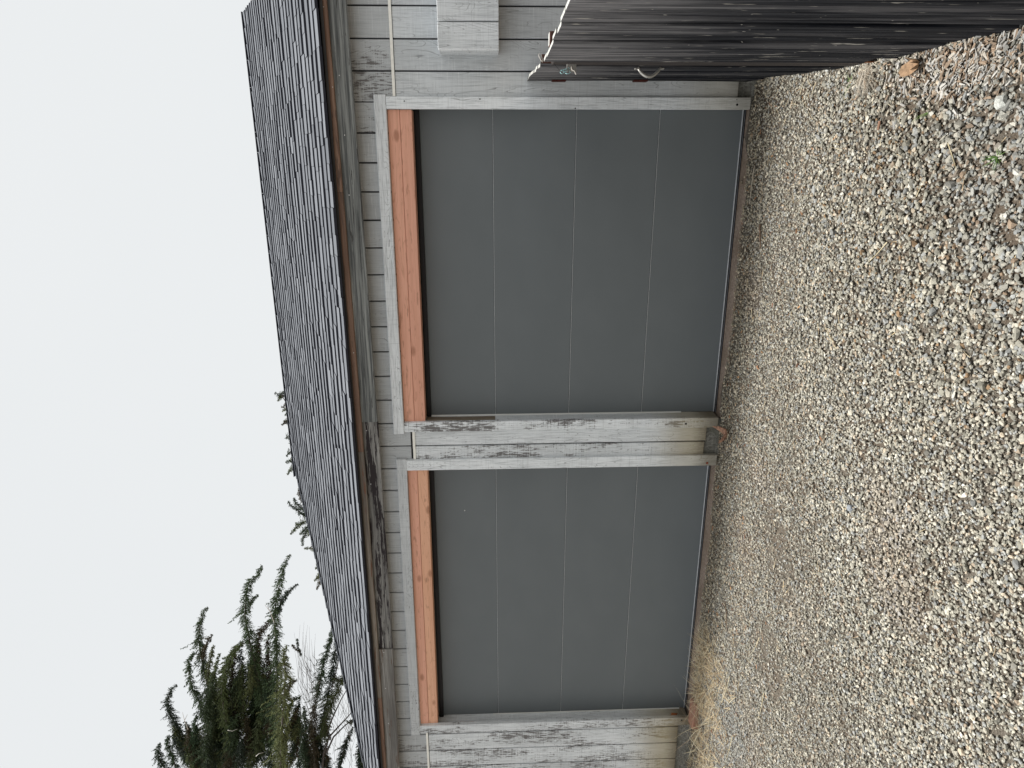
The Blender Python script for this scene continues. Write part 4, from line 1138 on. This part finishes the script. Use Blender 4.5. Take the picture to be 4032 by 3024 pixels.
# second tree: sparse, with bare twigs, just above the roof corner
depth2 = 9.0
PL2 = [
 ([(1300, 700), (1285, 760), (1262, 850), (1240, 930), (1220, 1010), (1202, 1120), (1185, 1180)], .10, .015, 0, 1.0),
 ([(1335, 705), (1328, 800), (1310, 900), (1290, 1010), (1270, 1130), (1250, 1240), (1225, 1350), (1210, 1480), (1230, 1600), (1280, 1700)], .13, .03, .2, .95),
 ([(1400, 990), (1370, 1040), (1330, 1120), (1290, 1220), (1250, 1330), (1225, 1450)], .12, .03, 0, .9),
 ([(1385, 1060), (1350, 1080), (1310, 1060)], .06, .02, 0, 1.1),
 ([(1100, 1240), (1108, 1320), (1115, 1420), (1130, 1540), (1160, 1690)], .10, .02, .3, .8),
 ([(1180, 1180), (1170, 1290), (1165, 1420), (1170, 1560), (1180, 1700)], .12, .03, 0, .75),
 ([(1080, 1390), (1090, 1460), (1100, 1560), (1120, 1690)], .10, .03, 0, .8),
 ([(1430, 1380), (1410, 1440), (1380, 1500), (1355, 1590), (1335, 1700)], .08, .02, .2, 1.1),
 ([(1470, 1300), (1440, 1340), (1410, 1360)], .06, .02, 0, .9),
 ([(1020, 830), (1045, 860), (1075, 880)], .02, .01, 0, 1.2),
 ([(1055, 790), (1062, 850), (1080, 900)], .018, .008, 0, 1.2),
]
def fill2(t, cr):
    for seq, r0 in (([(1480, 1220), (1400, 1310), (1330, 1385), (1270, 1450), (1235, 1560), (1220, 1700)], .035), ([(1470, 1310), (1380, 1370), (1300, 1450), (1250, 1560)], .028), ([(1420, 1080), (1350, 1200), (1290, 1330), (1240, 1460)], .025),
                    ([(1345, 820), (1330, 960), (1290, 1120)], .014)):
        limb(t, P3(seq, depth2), .008, r0)
    for _ in range(60):        # fine bare twigs fanning out
        x_ = random.uniform(1060, 1180); y_ = random.uniform(900, 1300); L_ = random.uniform(90, 260)
        k_ = random.uniform(-.25, .35)
        limb(t, P3([(x_-L_*k_*.6, y_-L_), (x_-L_*k_*.2, y_-L_*.5), (x_, y_), (x_+40, y_+L_*.4)], depth2+random.uniform(-.5, .5)), .0012, .004, 'twig', M_BARK)
    for _ in range(60):
        x_ = random.uniform(1290, 1450); y_ = random.uniform(1200, 1650); L_ = random.uniform(60, 160); k_ = random.uniform(-.6, .9)
        limb(t, P3([(x_-L_*k_, y_-L_), (x_-L_*k_*.4, y_-L_*.4), (x_, y_+20)], depth2+random.uniform(-.5, .5)), .0012, .004, 'twig', M_BARK)
    for _ in range(22):
        x_ = random.uniform(1060, 1260); y_ = random.uniform(1380, 1720); L_ = random.uniform(70, 150)
        cr.plume(P3([(x_, y_-L_), (x_, y_-L_*.3), (x_+10, y_+30)], depth2+random.uniform(0, 1)), [.02, .09, .10], .8, random.uniform(.6, .95))
    for _ in range(30):
        x_ = random.uniform(1470, 1560); y_ = random.uniform(1420, 1720); L_ = random.uniform(60, 120)
        cr.plume(P3([(x_, y_-L_), (x_, y_-L_*.3), (x_, y_+30)], depth2+random.uniform(0, 1)), [.02, .10, .11], .9, random.uniform(.5, .8))
b2 = at_y(2100, 3500, depth2); h2 = at_y(*rp(1240, 1750), depth2)
tree('sparser cypress with bare twigs just above the left roof corner', (b2.x, b2.y, 0), PL2, tuple(h2), h2, depth2, fill2)

# third tree: only branch tips show over the ridge
depth3 = 10.5
def q3(x_, y_):  # from the tall detail starting at 1050,1400
    X = 1050+x_*.5425; Y = 1400+y_*.5425
    return ((X-550)/.5872, (Y-2050)/.5872)
PL3 = []
for seq in ([(58, 268), (85, 285), (150, 290), (200, 300)], [(110, 262), (135, 275), (160, 290)], [(80, 335), (95, 310), (110, 290)], [(105, 375), (135, 365), (175, 350)], [(112, 405), (140, 390), (180, 380)], [(128, 432), (150, 425), (190, 410)],
            [(105, 505), (135, 488), (185, 470)], [(120, 470), (150, 478), (190, 480)], [(142, 610), (150, 590), (195, 580)], [(168, 640), (180, 610), (200, 590)],
            [(140, 735), (160, 705), (200, 680), (230, 670)], [(165, 700), (190, 690), (220, 690)], [(135, 778), (165, 765), (215, 775)], [(148, 868), (170, 835), (215, 800), (250, 780)], [(170, 745), (200, 750), (230, 780)],
            [(232, 965), (240, 1010), (265, 1060), (300, 1110), (340, 1150)], [(195, 1030), (215, 1075), (260, 1115), (320, 1160)], [(152, 1055), (170, 1085), (215, 1110), (250, 1150), (330, 1190)],
            [(170, 1300), (200, 1265), (240, 1225), (300, 1195), (360, 1180)], [(258, 1385), (262, 1330), (290, 1280), (330, 1240)], [(235, 1300), (260, 1285), (300, 1240)], [(300, 1310), (310, 1280), (330, 1250)],
            [(268, 1400), (310, 1400), (370, 1405), (420, 1400)], [(340, 1350), (340, 1380), (370, 1405)], [(355, 1555), (370, 1530), (400, 1490), (430, 1470)], [(345, 1640), (370, 1610), (410, 1570), (450, 1540)],
            [(360, 1700), (390, 1640), (420, 1590)], [(430, 1650), (415, 1600), (440, 1570)]):
    PL3.append(([q3(*p) for p in seq], .055, .010, random.uniform(-.3, .3), random.uniform(.9, 1.3)))
b3 = at_y(2100, 2450, depth3); h3 = at_y(1560, 2350, depth3)
def fill3(t, cr):
    for (seq, *_r) in PL3:
        p = P3([seq[-1]], depth3)[0]; limb(t, [p, p.lerp(h3, .5)+Vector((0, 0, -.1)), h3], .010, .04)
tree('cypress hidden behind the roof with only feathery branch tips over the ridge', (b3.x, b3.y, 0), PL3, tuple(h3), h3, depth3, fill3)
